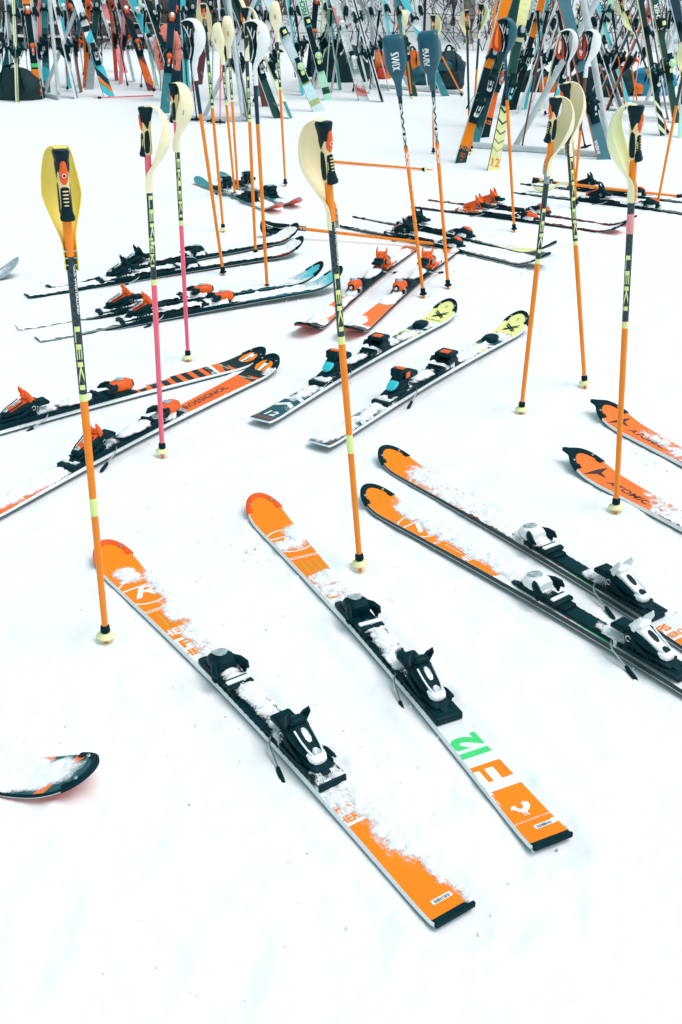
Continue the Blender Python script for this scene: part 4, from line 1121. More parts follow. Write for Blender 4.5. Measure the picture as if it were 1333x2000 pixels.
pole('orange pole with cream guard behind the taped pole', (1104, 163), (1143, 754), gm=CREAM, yaw=-62, cuts=((0, BK), (470, LM), (478, OR)), texts=(('LEKI', 425, .15, LM, 1.25, .1), ('LEKI', 350, .15, LM, 1.25, .5)))
pole('orange and black pole with pale lime hand guard and pink band at the right', (1243, 205), (1203, 998), gm=LIMEG, yaw=58, cuts=((0, OR), (394, BK), (417, PINK), (456, BK), (627, LM), (640, OR)), texts=(('LEKI', 552, .155, LM, 1.25, -.35),))
pole('thin orange pole at the right edge, its grip beyond the frame', (1346, 80), (1283, 407), gm=LIMEG, yaw=10, cuts=((0, BK), (206, OR)))
pole('orange pole with black tip standing between the two cup-guard poles', (846, 30), (847, 300), gm=CREAM, yaw=-60, cuts=((0, BK), (168, LM), (172, OR)), basket=(BLACKR, False))
pole('black and orange pole with yellow guard facing the camera beside the black backpack', (912, 20), (918, 302), gm=CREAM, yaw=14, cuts=((0, BK), (215, OR)))
# lying poles
def lying_pole(label, grip_px, end_px, zt=0.035, **k):
    a, b = G(*grip_px, zt), G(*end_px, 0.015)
    pole(label, None, None, top=a, foot=b, group='ski poles lying on the snow', **k)
lying_pole('orange pole lying in the snow, black and blue guard by the ski tips', (512, 438), (884, 480), zt=.08, grip='plain', guard='side', gm=GTEAL, yaw=60, cuts=((0, NAVY), (1.05, OR)), basket=(BLACKR, False), strap=BLACKR)
lying_pole('orange pole lying alone beyond the middle pole', (655, 316), (836, 331), zt=.02, guard=None, cuts=((0, BK), (.78, OR)), upper=False)
lying_pole('orange pole lying across the skis at the right, yellow guard', (1040, 352), (1335, 384), zt=.09, gm=LIMEG, yaw=100, cuts=((0, BK), (.86, OR)), basket=(BLACKR, False))
lying_pole('thin red pole lying far back before the racks', (320, 186), (190, 191), zt=.02, guard=None, upper=False, cuts=((0, BK), (.62, POLEP)), basket=(BLACKR, False), rtop=.008, rbot=.006)

# ------------------------------------------------------------------ snow ground
def build_ground():
    ys = 0.55 * (36 / 0.55) ** np.linspace(0, 1, 640); ts = np.linspace(-0.72, 0.72, 430)
    Y = np.repeat(ys[:, None], len(ts), 1); X = Y * ts[None, :] + 0
    near = np.clip((9.0 - Y) / 5.0, 0, 1)
    H = 0.006 * NF.fbm(X * 1.6 + 40, Y * 1.6, 2) + (0.0020 * NF.fbm(X * 9, Y * 9 + 11, 3) + 0.0016 * NF.fbm(X * 45 + 5, Y * 45, 2)) * (0.25 + 0.75 * near)
    rs = np.random.RandomState(5)
    for k in range(420):                                 # trampled hollows and boot prints
        y = 0.9 + 9.5 * rs.rand() ** 0.9; x = (rs.rand() - 0.5) * 0.8 * y; a = rs.rand() * 3.14; l, w = 0.06 + .08 * rs.rand(), 0.035 + .03 * rs.rand(); dpt = 0.001 + .0045 * rs.rand() ** 2
        m = (np.abs(X - x) < 0.4) & (np.abs(Y - y) < 0.4)
        dx, dy = X[m] - x, Y[m] - y; u = (dx * math.cos(a) + dy * math.sin(a)) / l; v = (-dx * math.sin(a) + dy * math.cos(a)) / w
        r = u * u + v * v; H[m] += -dpt * np.exp(-r) + dpt * 0.55 * np.exp(-(np.sqrt(r) - 1.6) ** 2 * 5)
    for (a, b) in SEGS:                                  # the skis lie pressed into the snow, a soft lip beside them
        a, b = np.array(a), np.array(b); d = b - a; L = np.linalg.norm(d); d /= L
        px, py = X - a[0], Y - a[1]; t = np.clip(px * d[0] + py * d[1], 0, L); dist = np.hypot(px - t * d[0], py - t * d[1])
        k = np.clip((dist - 0.03) / 0.10, 0, 1); H = H * (0.15 + 0.85 * k) - 0.004 * (1 - k)
        H += (0.005 + 0.012 * NF.fbm(X * 14, Y * 14, 3)) * np.exp(-((dist - 0.080) / 0.024) ** 2)
    for o in [o for o in bpy.data.objects if o.name.startswith('ski_pole')]:
        p = o.matrix_world.translation; r = np.hypot(X - p.x, Y - p.y); H += -0.010 * np.exp(-(r / 0.028) ** 2) + 0.006 * np.exp(-((r - .06) / .025) ** 2)
    edge = np.clip((np.abs(ts) - 0.66) / 0.06, 0, 1)[None, :]; H = H * (1 - edge) - 0.0 * edge
    H = H * np.clip((34 - Y) / 4, 0, 1)
    g = link('snow_ground', grid_mesh('snow_ground', X, Y, H, None, SNOW)); g['kind'] = 'structure'
    # the rest of the field, out to the horizon
    mb = MB(); B = 220
    yn, yf = float(ys[0]), float(ys[-1]); xn, xf = yn * .72, yf * .72
    vs = [(-xn, yn, 0), (xn, yn, 0), (xf, yf, 0), (-xf, yf, 0), (-B, -B, 0), (B, -B, 0), (B, B, 0), (-B, B, 0)]
    mb.add(vs, [(0, 4, 5, 1), (1, 5, 6, 2), (2, 6, 7, 3), (3, 7, 4, 0)])
    g2 = link('snow_field', mb.mesh('snow_field', SNOW, 0)); g2['kind'] = 'structure'
build_ground()

def crumbs():
    """loose snow crumbs kicked up beside the skis and pole holes, and a few dark bits of grit"""
    q = random.Random(12); mb = MB(); gr = MB()
    def clod(m, x, y, r):
        n = 6; rot = q.uniform(0, 6)
        ring = lambda z, k: [(x + r * k * q.uniform(.7, 1.2) * math.cos(rot + 2 * math.pi * i / n), y + r * k * q.uniform(.7, 1.2) * math.sin(rot + 2 * math.pi * i / n), z) for i in range(n)]
        m.loft([ring(-.004, 1), ring(r * .35, .95), ring(r * .8, .5)])
    for (a, b) in SEGS:
        L = math.hypot(b[0] - a[0], b[1] - a[1]); dx, dy = (b[0] - a[0]) / L, (b[1] - a[1]) / L
        for k in range(34):
            t = q.uniform(-.1, L + .1); o = q.choice((-1, 1)) * (0.055 + abs(q.gauss(0, .05))); clod(mb, a[0] + dx * t - dy * o, a[1] + dy * t + dx * o, q.uniform(.002, .006) * (1.6 if q.random() < .1 else 1))
    for k in range(420):
        y = q.uniform(1.0, 7); clod(mb, q.uniform(-.36, .36) * y, y, q.uniform(.0015, .0045))
    for px in ((128, 1420), (1088, 1660), (600, 1668), (965, 460), (1265, 472), (60, 540), (80, 552), (1110, 540), (370, 1572), (520, 1230)):
        p = G(*px); clod(gr, p.x, p.y, .0026)
    o = link('snow_crumbs', mb.mesh('snow_crumbs', SNOW, 60)); o['kind'] = 'stuff'; o['label'] = 'loose snow crumbs scattered beside the skis'
    o = link('grit', gr.mesh('grit', TAPE, 40)); o['kind'] = 'stuff'; o['label'] = 'few dark specks of grit on the snow'
crumbs()

# ------------------------------------------------------------------ racks and the skis leaning on them
def standing_matrix(foot, up, face):
    x = up.normalized(); z = (face - x * face.dot(x)).normalized(); y = z.cross(x)
    m = Matrix((x, y, z)).transposed().to_4x4(); m.translation = foot
    return m
SS = SkiShape(L=1.68, tail=0.050, waist=0.036, shovel=0.058, rise=0.05)
SW = SkiShape(L=1.78, tail=0.060, waist=0.046, shovel=0.064, rise=0.05)
BODY = {}
def rack_ski(label, top_px, foot_px, turn, top, side=BLACK, prt=(), bind=None, style='race', sh=SS, dy=0.25, sink=0.03, text=None, snowy=False, mid=None, pair=False, group='skis leaning on the racks', chevrons=False, sc=1.1, flipx=False):
    sc *= 0.95
    """turn: degrees its top face is turned away from the camera (90 = edge on)"""
    foot = G(*foot_px); tp = at_depth(*top_px, foot.y + dy)
    up = (tp - foot).normalized()
    face = Matrix.Rotation(R(turn), 3, 'Z') @ Vector((0, -1, 0.2))
    mtx = standing_matrix(foot - up * sink, up, face)
    root = thing('ski', label, 'ski', mtx, group)
    key = (top.name, side.name, sh.L)
    if key not in BODY: BODY[key] = ski_body_mesh(sh, (top, side, BASEB), False)
    link('ski_body', BODY[key], root, Matrix.Identity(4))
    mb = MB(); ms = []
    for a, b, m, sl in prt:
        if m not in ms: ms.append(m)
        band(mb, sh, a, b, ms.index(m), slant=sl)
    if chevrons:
        ms.append(DGREEN)
        for k in range(7):
            s0 = .17 + k * .052 * (1 + .08 * k); t = .004 + .0035 * k
            for sg in (1, -1): poly(mb, sh, [(0, -.03), (sg * .042, 0), (sg * .042, t), (0, t - .03)], s0 + .03, 0, 1, len(ms) - 1)
    if text:
        for body, s0, v0, size, m, rot, asp in text:
            if m not in ms: ms.append(m)
            v, f, w = text2d(body, 0.03, 0); lay(mb, sh, v, f, s0, v0, size, ms.index(m), rot=rot, asp=asp, lift=.0012)
    put_print(root, mb, ms)
    if bind: add_binding(root, sh, sc, style, bind, mid or 0.70, plate=False)
    if snowy:
        me = snow_on(sh, [(k, rnd.uniform(-.03, .03), rnd.uniform(.05, .14), .04, .6) for k in np.arange(.25, 1.2, .18)], hmax=.008, amp=.9, seed=rnd.randint(0, 99), ds=.012, freq=30)
        put_snow(root, me)
    return root
kb = colours(badge=GREY, bar=BLACK, cap=WHITE)
kb2 = colours(badge=GREY, bar=WHITE, cap=BLACK)
ko = colours(toe=ORANGEB, lever2=ORANGEB, cap=BLACK, bar=BLACK)
kl = colours(toe=BLACK, lever2=MINT, cap=VYEL, bar=WHITE, badge=VYEL)
kw = colours(toe=WHITE, lever2=WHITE, cap=WHITE, heel=GREY)
# left group
rack_ski('teal and white marbled ski at the far left, leaning out of frame', (17, 0), (-14, 168), 18, CYAN, prt=((.75, .95, WHITEP, .03), (.5, .6, TEAL, .02), (1.02, 1.1, TEAL, -.03)), bind=kb, snowy=True)
rack_ski('teal and white marbled ski, second from the left edge', (34, 0), (6, 165), -12, TEALM, prt=((.62, .72, WHITEP, .03), (.0, .45, TEAL, 0), (.85, 1.0, CYAN, .03)), bind=kb)
rack_ski('pale lime ski seen edge on above the black bag, left of its pair', (26, 0), (34, 199), 86, LIMEG, side=LIMEG, bind=kb)
rack_ski('pale lime ski seen edge on above the black bag, right of its pair', (31, 0), (39, 199), -86, LIMEG, side=LIMEG, bind=kb)
rack_ski('orange ski with green badges and red tail lettering beside the black bag', (51, 0), (76, 194), 20, BLACKS, side=WHITE, prt=((.0, .06, BLACKS, 0), (.10, .34, ORANGE, 0), (1.0, 1.3, ORANGE, 0), (.36, .40, GREEN, 0), (.94, .98, GREEN, 0), (.06, .10, BROWN, 0)), bind=ko)
rack_ski('plain teal ski behind the metal rack leg', (87, 0), (91, 181), 8, TEALM, side=GREY, prt=((.35, .72, TEAL, 0), (.15, .3, CYAN, .02)), bind=kb2)
rack_ski('white and black ski edge on right of the metal rack leg, left of its pair', (104, 0), (149, 192), 80, WSKI, side=WHITE, bind=kb)
rack_ski('white and black ski edge on right of the metal rack leg, right of its pair', (109, 0), (154, 191), -80, TEAL, side=WHITE, bind=kb2)
rack_ski('thin dark ski edge on standing behind the black and white pair', (128, 0), (158, 180), 84, BROWN, side=GREY, bind=ko)
rack_ski('white ski with blue and orange painted swirls on its tail', (150, 0), (214, 190), 22, WSKI, side=BLACK, prt=((.04, .15, CYAN, .06), (.13, .2, ORANGE, .07), (.2, .30, NAVY, .08), (.30, .42, CYAN, .07), (.52, .60, ORANGE, .05), (.60, .72, CYAN, -.05), (.0, .04, BLACKS, 0), (.74, .8, BLACKS, 0)), bind=kb, sh=SW, mid=.66)
rack_ski('dark teal ski with snow-grey tail behind the painted ski', (191, 0), (175, 174), 10, DGREEN, side=GREY, prt=((.0, .4, GREY, 0),), bind=kb)
rack_ski('short coral ski pole-thin and orange behind the painted ski', (172, 0), (168, 170), 60, ORANGE2, side=ORANGE2, bind=ko)
rack_ski('pink ski with red edge and white tail stripe', (200, 0), (243, 142), 20, PINK, side=RED, prt=((.5, .7, WHITEP, .02),), bind=kw)
rack_ski('dusty pink ski seen edge on beside the pink ski', (242, 0), (236, 164), 78, PINK, side=PINK, bind=ko)
rack_ski('brown ski with dark middle and orange streaked tail', (239, 0), (297, 177), 22, BROWN, side=BLACK, prt=((.45, .85, BLACKS, .04), (.1, .35, ORANGE2, .05), (.0, .1, MAROON, .03)), bind=ko)
rack_ski('bright cyan and white ski leaning behind the pink poles', (258, 0), (331, 168), 22, CYAN, side=WHITE, prt=((.42, .66, WHITEP, .05), (.1, .3, PALEB, .03)), bind=kw, sh=SW)
rack_ski('black ski with orange top letters edge on', (288, 0), (352, 200), 40, BLACKS, side=WHITE, prt=((1.1, 1.3, ORANGE, .02),), bind=kb)
rack_ski('teal grey ski with orange bindings behind the farther pink pole', (338, 0), (322, 222), 14, TEALM, side=BLACK, prt=((.5, 1.2, NAVY, 0),), bind=ko)
rack_ski('dark navy ski next to the white-guarded pole', (346, 0), (345, 190), -10, NAVY, side=BLACK, bind=ko)
rack_ski('dark green ski behind the yellow-guarded poles', (378, 0), (352, 180), 12, DGREEN, side=BLACK, bind=kb)
rack_ski('red and grey striped ski half hidden by the yellow guards', (412, 0), (388, 165), 10, MAROON, side=GREY, prt=((.8, .86, GREY, .02), (.9, 1.1, BLACKS, .02), (1.12, 1.16, RED, 0)), bind=kb2)
rack_ski('steel grey ski edge on, left of the pair by the bent rack tube', (438, 0), (483, 236), 80, GREY, side=GREY, bind=kb2)
rack_ski('steel grey ski edge on, right of the pair by the bent rack tube', (446, 0), (490, 238), -80, TEAL, side=GREY, bind=kb)
rack_ski('dark teal ski leaning left with black and white edge', (455, 0), (543, 232), 30, DGREEN, side=WHITE, bind=kb)
rack_ski('pale yellow edged ski beside the dark teal leaning ski', (470, 0), (568, 232), 72, LIMEG, side=LIMEG, prt=((.0, .2, TEALM, 0),), bind=kb)
rack_ski('maroon ski with square tail between the white-guarded pole and dark skis', (478, 0), (521, 208), 12, MAROON, side=MAROON, bind=kb2, sh=SS)
# middle group
rack_ski('wide pale blue ski with olive stripes near its tail', (524, 0), (623, 218), 16, PALEB, side=GREY, prt=((.10, .16, mat('olive_print', 'b4bf7c', .4), .0), (.32, .38, MATS['olive_print'], .0), (.16, .32, mat('pale_cyan_print', 'c9edf3', .4), 0)), bind=kl, style='block', sh=SW, mid=.62)
rack_ski('mint ski with black binding plate and dark tail badge', (588, 0), (642, 196), 14, MINT, side=WHITE, prt=((.10, .17, DGREEN, .0), (.80, .86, CYAN, 0), (.36, .80, BLACKS, 0)), bind=kl, style='block', sh=SS, text=(('FISCHER', 1.05, 0, .055, DGREEN, 90, .9),), mid=.62)
rack_ski('red-orange ski with black lower half behind the mint ski', (618, 0), (604, 150), 12, BLACKS, side=BLACK, prt=((.95, 1.4, ORANGE2, 0),), bind=ko)
rack_ski('black and white ski edge on leaning right, left of its pair, behind the mint ski', (652, 0), (607, 172), 78, WSKI, side=BLACK, bind=kb)
rack_ski('black and white ski edge on leaning right, right of its pair, behind the mint ski', (660, 0), (616, 172), -78, WSKI, side=WHITE, bind=kb2)
rack_ski('thin grey ski edge on between the mint and white skis', (672, 0), (646, 185), 82, GREY, side=GREY, bind=kb)
rack_ski('white ski with snowy bindings and faded orange tail', (652, 0), (711, 197), 18, WSKI, side=BLACKS, prt=((.08, .2, PINK, .02), (.12, .16, ORANGE2, .03), (.8, 1.0, PINK, .05)), bind=kw, sh=SW, snowy=True, mid=.6)
rack_ski('white edged ski leaning left toward the orange pack, left of its pair', (688, 0), (744, 199), 82, WSKI, side=WHITE, bind=kb)
rack_ski('white edged ski leaning left toward the orange pack, right of its pair', (694, 0), (749, 199), -82, TEAL, side=WHITE, bind=kb)
rack_ski('dark teal ski with orange edge behind the left cup guard', (775, 0), (808, 188), 20, DGREEN, side=ORANGE2, prt=((.6, 1.2, TEALM, 0),), bind=kb)
rack_ski('cyan and white speckled ski above the cup guards', (790, 0), (870, 188), 24, CYAN, side=WHITE, prt=((.8, 1.0, WHITEP, .05), (.0, .3, TEALM, 0)), bind=kb2)
# right group
rack_ski('orange ski with A12 on its dark tail, leaning right', (992, -10), (899, 318), 18, BLACKS, side=WHITE, prt=((.16, .36, ORANGE, 0), (.75, 1.4, ORANGE, 0), (.36, .47, DGREEN, 0), (.0, .16, DGREEN, 0)), bind=kb, sh=SS, mid=.62, text=(('A12', .15, 0, .036, ORANGE, 0, .9), ('SERIES', .10, 0, .012, ORANGE2, 0, .9), ('RACE', .08, 0, .012, ORANGE2, 0, .9), ('FIS', .055, 0, .012, ORANGE2, 0, .9), ('V', .41, 0, .04, MINT, 0, 1.3)))
rack_ski('dark green ski with teal tail behind the orange A12 ski', (1012, 0), (925, 281), -14, DGREEN, side=GREY, prt=((.0, .16, TEALM, .03),), bind=kb)
rack_ski('red-orange ski with A22 on its black tail', (1006, 0), (946, 268), 25, ORANGE2, side=BLACK, prt=((.0, .2, BLACKS, .0),), bind=ko, text=(('A22', .16, 0, .032, ORANGE2, 0, .9),))
rack_ski('pale yellow ski with green chevrons and orange 12 on its tail', (1028, -10), (963, 334), 14, mat('ski_pale_yellow', 'f2eda8', .38, speck=.02), side=BLACKS, prt=((.50, .95, DGREEN, 0),), chevrons=True, bind=colours(cap=CYANL, badge=GREY), sh=SS, mid=.78, text=(('12', .095, 0, .060, ORANGE, 0, .95),))
rack_ski('black and white ski edge on leaning right beside the chevron ski', (1042, 0), (985, 205), 80, WSKI, side=WHITE, bind=kb)
rack_ski('orange topped ski with snowy black binding leaning right', (1058, 0), (1000, 215), 20, ORANGE, side=WHITE, prt=((.0, .75, BLACKS, 0),), bind=kb)
rack_ski('white edged ski with pale tail, leaning right behind the brown pole', (1088, 0), (1012, 222), 76, WSKI, side=WHITE, prt=((.0, .3, PALEB, 0),), bind=kb)
rack_ski('thin white ski edge on behind the galvanised rack leg', (1100, 0), (1040, 200), 80, WSKI, side=WHITE, bind=kb2)
rack_ski('wide steel teal ski with white upright lettering near its tail', (1098, -10), (1180, 312), 14, mat('ski_steel_teal', '3f7480', .42, var=.1), side=ORANGE2, prt=((.40, .72, BLACKS, 0),), bind=kb2, sh=SW, mid=.60, text=(('SHEEVA', .14, .034, .026, WHITEP, 90, .85), ('V', .98, 0, .02, WHITEP, 0, 1.2)))
rack_ski('snow-crusted dark ski with teal tail behind the taped pole', (1128, 0), (1078, 249), 18, BLACKS, side=BLACK, prt=((.0, .2, TEAL, .04), (.2, .4, CYAN, .04)), bind=kb, snowy=True)
rack_ski('white edged ski crossing behind the white guards, left of its pair', (1138, 0), (1209, 216), 80, WSKI, side=WHITE, bind=kb)
rack_ski('white edged ski crossing behind the white guards, right of its pair', (1146, 0), (1216, 214), -80, GREY, side=WHITE, bind=kb)
rack_ski('pale aqua ski top leaning right above the lime guard', (1196, -10), (1150, 180), 16, MINT, side=CYAN, prt=((.0, .5, BLACKS, 0),), bind=kb)
rack_ski('black ski edge on leaning right behind the aqua ski', (1238, 0), (1146, 205), 70, BLACKS, side=WHITE, bind=kb)
rack_ski('black ski with white lines leaning right, farther of the dark cluster', (1255, 0), (1160, 212), 60, BLACKS, side=WHITE, bind=kb2)
rack_ski('dark ski with coral edge leaning right in the dark cluster', (1272, 0), (1185, 215), 66, BLACKS, side=ORANGE2, bind=ko)
rack_ski('pale lime edged ski with dark white-striped tail, left of the wooden one', (1250, 0), (1294, 264), 40, BLACKS, side=LIMEG, prt=((.05, .10, LIMEG, .04), (.16, .2, WHITEP, .04), (.26, .3, LIMEG, .04)), bind=kb, mid=.68)
rack_ski('dark green ski with tan wood side and white lettering at the right', (1276, -10), (1322, 240), 24, DGREEN, side=mat('wood_side', 'd9b27a', .5), bind=kl, style='block', sh=SS, text=(('FISCHER', 1.0, 0, .05, WHITEP, 90, .9),))
rack_ski('navy ski with small white mark at the upper right corner', (1316, 0), (1372, 240), 20, NAVY, side=WHITE, bind=kb, sh=SW, text=(('K', .95, 0, .03, WHITEP, 0, 1),))
rack_ski('mint tailed black ski cut by the right edge', (1345, 0), (1334, 268), 12, BLACKS, side=WHITE, prt=((.0, .28, MINT, .03),), bind=kb)

EXTRA = [  # label, top px, foot px, turn, top, side, binding
 ('coral ski edge on between the teal ski and the rack leg at left', (79, 0), (74, 168), 78, PINK, ORANGE2, ko),
 ('white ski edge on beside the orange ski with green badges', (60, 0), (84, 186), 82, WSKI, WHITE, kb),
 ('pale grey ski edge on left of the black duffel bag handles', (12, 0), (26, 178), 80, GREY, WHITE, kb2),
 ('narrow aqua ski just right of the leftmost rack leg', (120, 0), (138, 172), 40, CYAN, WHITE, kw),
 ('red ski edge on in front of the stone ledges', (215, 0), (228, 158), 76, RED, RED, ko),
 ('silver ski edge on between the pink and brown skis', (226, 0), (262, 160), 82, GREY, WHITE, kb),
 ('mint ski edge on right of the brown ski', (272, 0), (306, 168), 74, MINT, WHITE, kw),
 ('white ski with dark edge left of the coral jacket', (304, 0), (318, 176), 70, WSKI, BLACK, kb),
 ('turquoise ski with white edge right of the coral jacket', (356, 0), (366, 186), 44, CYAN, WHITE, kb2),
 ('tan ski edge on left of the yellow-guarded poles', (388, 0), (374, 178), 80, MATS['ski_pink'], LIMEG, ko),
 ('slim white ski edge on behind the two lettered guards', (426, 0), (446, 196), 84, WSKI, WHITE, kb),
 ('teal ski behind the big white guard', (500, 0), (506, 188), 20, TEALM, WHITE, kb),
 ('white ski edge on between the big white guard and lettered pole', (512, 0), (548, 206), 80, WSKI, WHITE, kb2),
 ('aqua ski edge on behind the wide pale blue ski', (560, 0), (590, 186), 72, CYAN, WHITE, kb),
 ('white ski edge on right of the wide pale blue ski', (573, 0), (598, 180), 84, WSKI, BLACKS, kb),
 ('pale lime ski edge on behind the red-orange ski', (632, 0), (622, 166), 70, LIMEG, MINT, kb2),
 ('slim teal ski edge on left of the snowy white ski', (640, 0), (664, 176), 66, TEALM, WHITE, kb),
 ('pale blue ski edge on right of the snowy white ski', (676, 0), (722, 182), 78, PALEB, WHITE, kw),
 ('white ski edge on left of the first cup guard', (712, 0), (760, 176), 84, WSKI, GREY, kb),
 ('thin aqua ski above the orange pack', (748, 0), (776, 170), 60, CYAN, WHITE, kb2),
 ('white ski edge on above the second cup guard', (812, 0), (836, 178), 82, WSKI, WHITE, kb),
 ('orange ski edge on far right of the thick pale trunk', (968, 0), (936, 252), 80, ORANGE, ORANGE, ko),
 ('white ski edge on just right of the chevron ski', (1036, 0), (978, 232), 84, WSKI, WHITE, kb2),
 ('aqua ski edge on behind the slanting rack leg', (1068, 0), (1024, 214), 64, CYAN, WHITE, kb),
 ('pale yellow ski edge on right of the brown pole', (1108, 0), (1056, 216), 76, LIMEG, LIMEG, kb),
 ('white ski edge on left of the steel teal ski', (1116, 0), (1100, 232), 84, WSKI, WHITE, kb2),
 ('coral ski edge on right of the steel teal ski', (1128, 0), (1196, 206), 80, ORANGE2, ORANGE2, ko),
 ('aqua ski with white edge right of the crossing white pair', (1164, 0), (1226, 200), 50, CYAN, WHITE, kb),
 ('white ski edge on in the dark cluster', (1222, 0), (1170, 200), 82, WSKI, WHITE, kb),
 ('tan ski edge on right of the dark cluster', (1264, 0), (1236, 198), 80, LIMEG, PINK, ko),
 ('white ski edge on between the lime edged ski and the wooden one', (1266, 0), (1304, 232), 84, WSKI, WHITE, kb2),
 ('aqua ski edge on left of the navy ski', (1302, 0), (1330, 214), 70, CYAN, WHITE, kb),
]
for lb, tp, ft, tn, tm, sm, bn in EXTRA: rack_ski(lb, tp, ft, tn, tm, side=sm, bind=bn, dy=0.35)

def tube_thing(label, paths, r=0.022, group='metal ski racks'):
    root = None
    a = paths[0][0]
    root = thing('ski_rack', label, 'rack', Matrix.Translation((a[0], a[1], 0)), group)
    for k, (nm, p) in enumerate(zip(['frame_tube'] * len(paths), paths)):
        mb = MB(); mb.tube([Vector(q) - Vector((a[0], a[1], 0)) for q in p], r, seg=12)
        link('frame_tube', mb.mesh('frame_tube', GALV, 50), root, Matrix.Identity(4))
    return root
def up_from(foot_px, top_px, dy, extra=1.35):
    f = G(*foot_px); t = at_depth(*top_px, f.y + dy); return [f, f + (t - f) * (extra / max((t - f).z, .1))]
def bend(pts, r=0.06):
    """round the corners of a tube path"""
    out = [Vector(pts[0])]
    for i in range(1, len(pts) - 1):
        p, a, b = Vector(pts[i]), Vector(pts[i - 1]), Vector(pts[i + 1])
        u, w = (a - p).normalized() * r, (b - p).normalized() * r
        for t in (0, .2, .4, .6, .8, 1): out.append((p + u) * (1 - t) ** 2 + p * 2 * t * (1 - t) + (p + w) * t * t)
    out.append(Vector(pts[-1])); return out
Z = Vector((0, 0, 0.02))
a = up_from((116, 195), (97, 0), .1); b = up_from((86, 188), (152, 12), .2)
tube_thing('galvanised tube rack at the left with its bent foot in front of the skis', [bend([a[1], a[0] + Z, b[0] + Z, b[1]]), [a[1], a[1] + Vector((.3, 3.2, .02))], up_from((232, 118), (192, 0), .2), up_from((70, 150), (78, 0), .2)])
a = up_from((476, 238), (447, 0), .1); b = up_from((340, 228), (520, -60), .3)
tube_thing('galvanised tube rack behind the pole cluster, long foot tube on the snow', [bend([a[1], a[0] + Z, G(330, 229, .02)]), up_from((398, 232), (498, 0), .2), [a[1], a[1] + Vector((.2, 3.0, .02))]])
a = up_from((727, 170), (728, 0), .05)
tube_thing('galvanised tube rack beside the orange pack', [bend([a[1], a[0] + Z, G(905, 182, .02)]), up_from((802, 172), (698, -5), .2), [a[1], a[1] + Vector((.2, 3.0, .02))]])
a = up_from((1006, 288), (1128, 70), .05)
tube_thing('galvanised tube rack with thick slanting leg in front of the right-hand skis', [[G(905, 282, .022), G(1190, 303, .022)], a, up_from((1192, 303), (1150, 60), .05), [a[1] + Vector((0, 0, 0.04)), a[1] + Vector((.1, 3.0, .04))]], r=0.026)
a = up_from((1262, 200), (1330, 30), .1)
tube_thing('snowy low rack tube at the far right behind the lime pole', [[G(1235, 200, .03), G(1420, 208, .03)], a])

# brown trekking-type pole, background poles
pole('brown pole with black grip and star basket before the right-hand rack', (1070, 20), (1019, 292), grip='plain', guard=None, cuts=((0, BROWN),), basket='star', rtop=.009, rbot=.007)
pole('brown pole with black grip leaning left, star basket near the steel teal ski', (1090, 20), (1144, 290), grip='plain', guard=None, cuts=((0, BROWN),), basket='star', rtop=.009, rbot=.007)
pole('thin black pole with star basket, left of two by the long foot tube', (356, 20), (371, 236), grip='plain', guard=None, cuts=((0, BLACKS),), basket='star', rtop=.008, rbot=.006)
pole('thin black pole with star basket, right of two by the long foot tube', (366, 60), (385, 236), grip='plain', guard=None, cuts=((0, BLACKS),), basket='star', rtop=.008, rbot=.006)
pole('slim red pole with star basket behind the yellow guards', (432, 40), (430, 242), grip='plain', guard=None, cuts=((0, PK),), basket='star', rtop=.007, rbot=.006)
pole('slim pale pole with star basket between two orange poles', (418, 40), (413, 240), grip='plain', guard=None, cuts=((0, GREY),), basket='star', rtop=.007, rbot=.006)
pole('blue pole with pink basket in front of the big black bag', (655, 10), (668, 148), grip='plain', guard=None, cuts=((0, mat('pole_blue', '2f7fa0', .35)),), basket=(PINK, False), rtop=.008, rbot=.006)
pole('mint green thin pole behind the mint ski', (648, 20), (637, 175), grip='plain', guard='cup', gm=MINT, cuts=((0, MINT),), basket=(BLACKR, False), rtop=.008, rbot=.006)
pole('red thin pole standing left of the painted ski', (146, 30), (155, 170), grip='plain', guard=None, cuts=((0, BROWN), (105, ORANGE2)), basket=(BLACKR, False), rtop=.008, rbot=.006)
pole('orange thin pole standing right beside the red thin pole', (160, 30), (169, 171), grip='plain', guard=None, cuts=((0, ORANGE2),), basket=(BLACKR, False), rtop=.008, rbot=.006)
pole('slim silver pole in front of the stone ledge at left', (150, 40), (164, 148), grip='plain', guard='cup', gm=GTEAL, yaw=178, cuts=((0, GREY),), basket=(BLACKR, False), rtop=.008, rbot=.006)
pole('orange pole slanting down right from the black backpack', (838, 60), (904, 188), grip='leki', gm=CREAM, yaw=-40, cuts=((0, BK), (110, OR)), basket=(BLACKR, False))
pole('orange pole slanting right behind the left cup guard', (785, 20), (805, 192), gm=CREAM, yaw=-150, cuts=((0, BK), (120, OR)))
pole('orange pole with lime guard crossing the dark ski cluster', (1212, -5), (1246, 206), gm=LIMEG, yaw=60, cuts=((0, BK), (122, OR)))
pole('orange pole slanting right to a tip by the striped dark tail', (1225, 20), (1306, 262), gm=LIMEG, yaw=40, cuts=((0, BK), (134, OR)), basket=(BLACKR, False))
pole('pale lime guarded pole left of the orange A12 ski', (940, 8), (921, 296), gm=LIMEG, yaw=-80, cuts=((0, BK), (135, OR)))

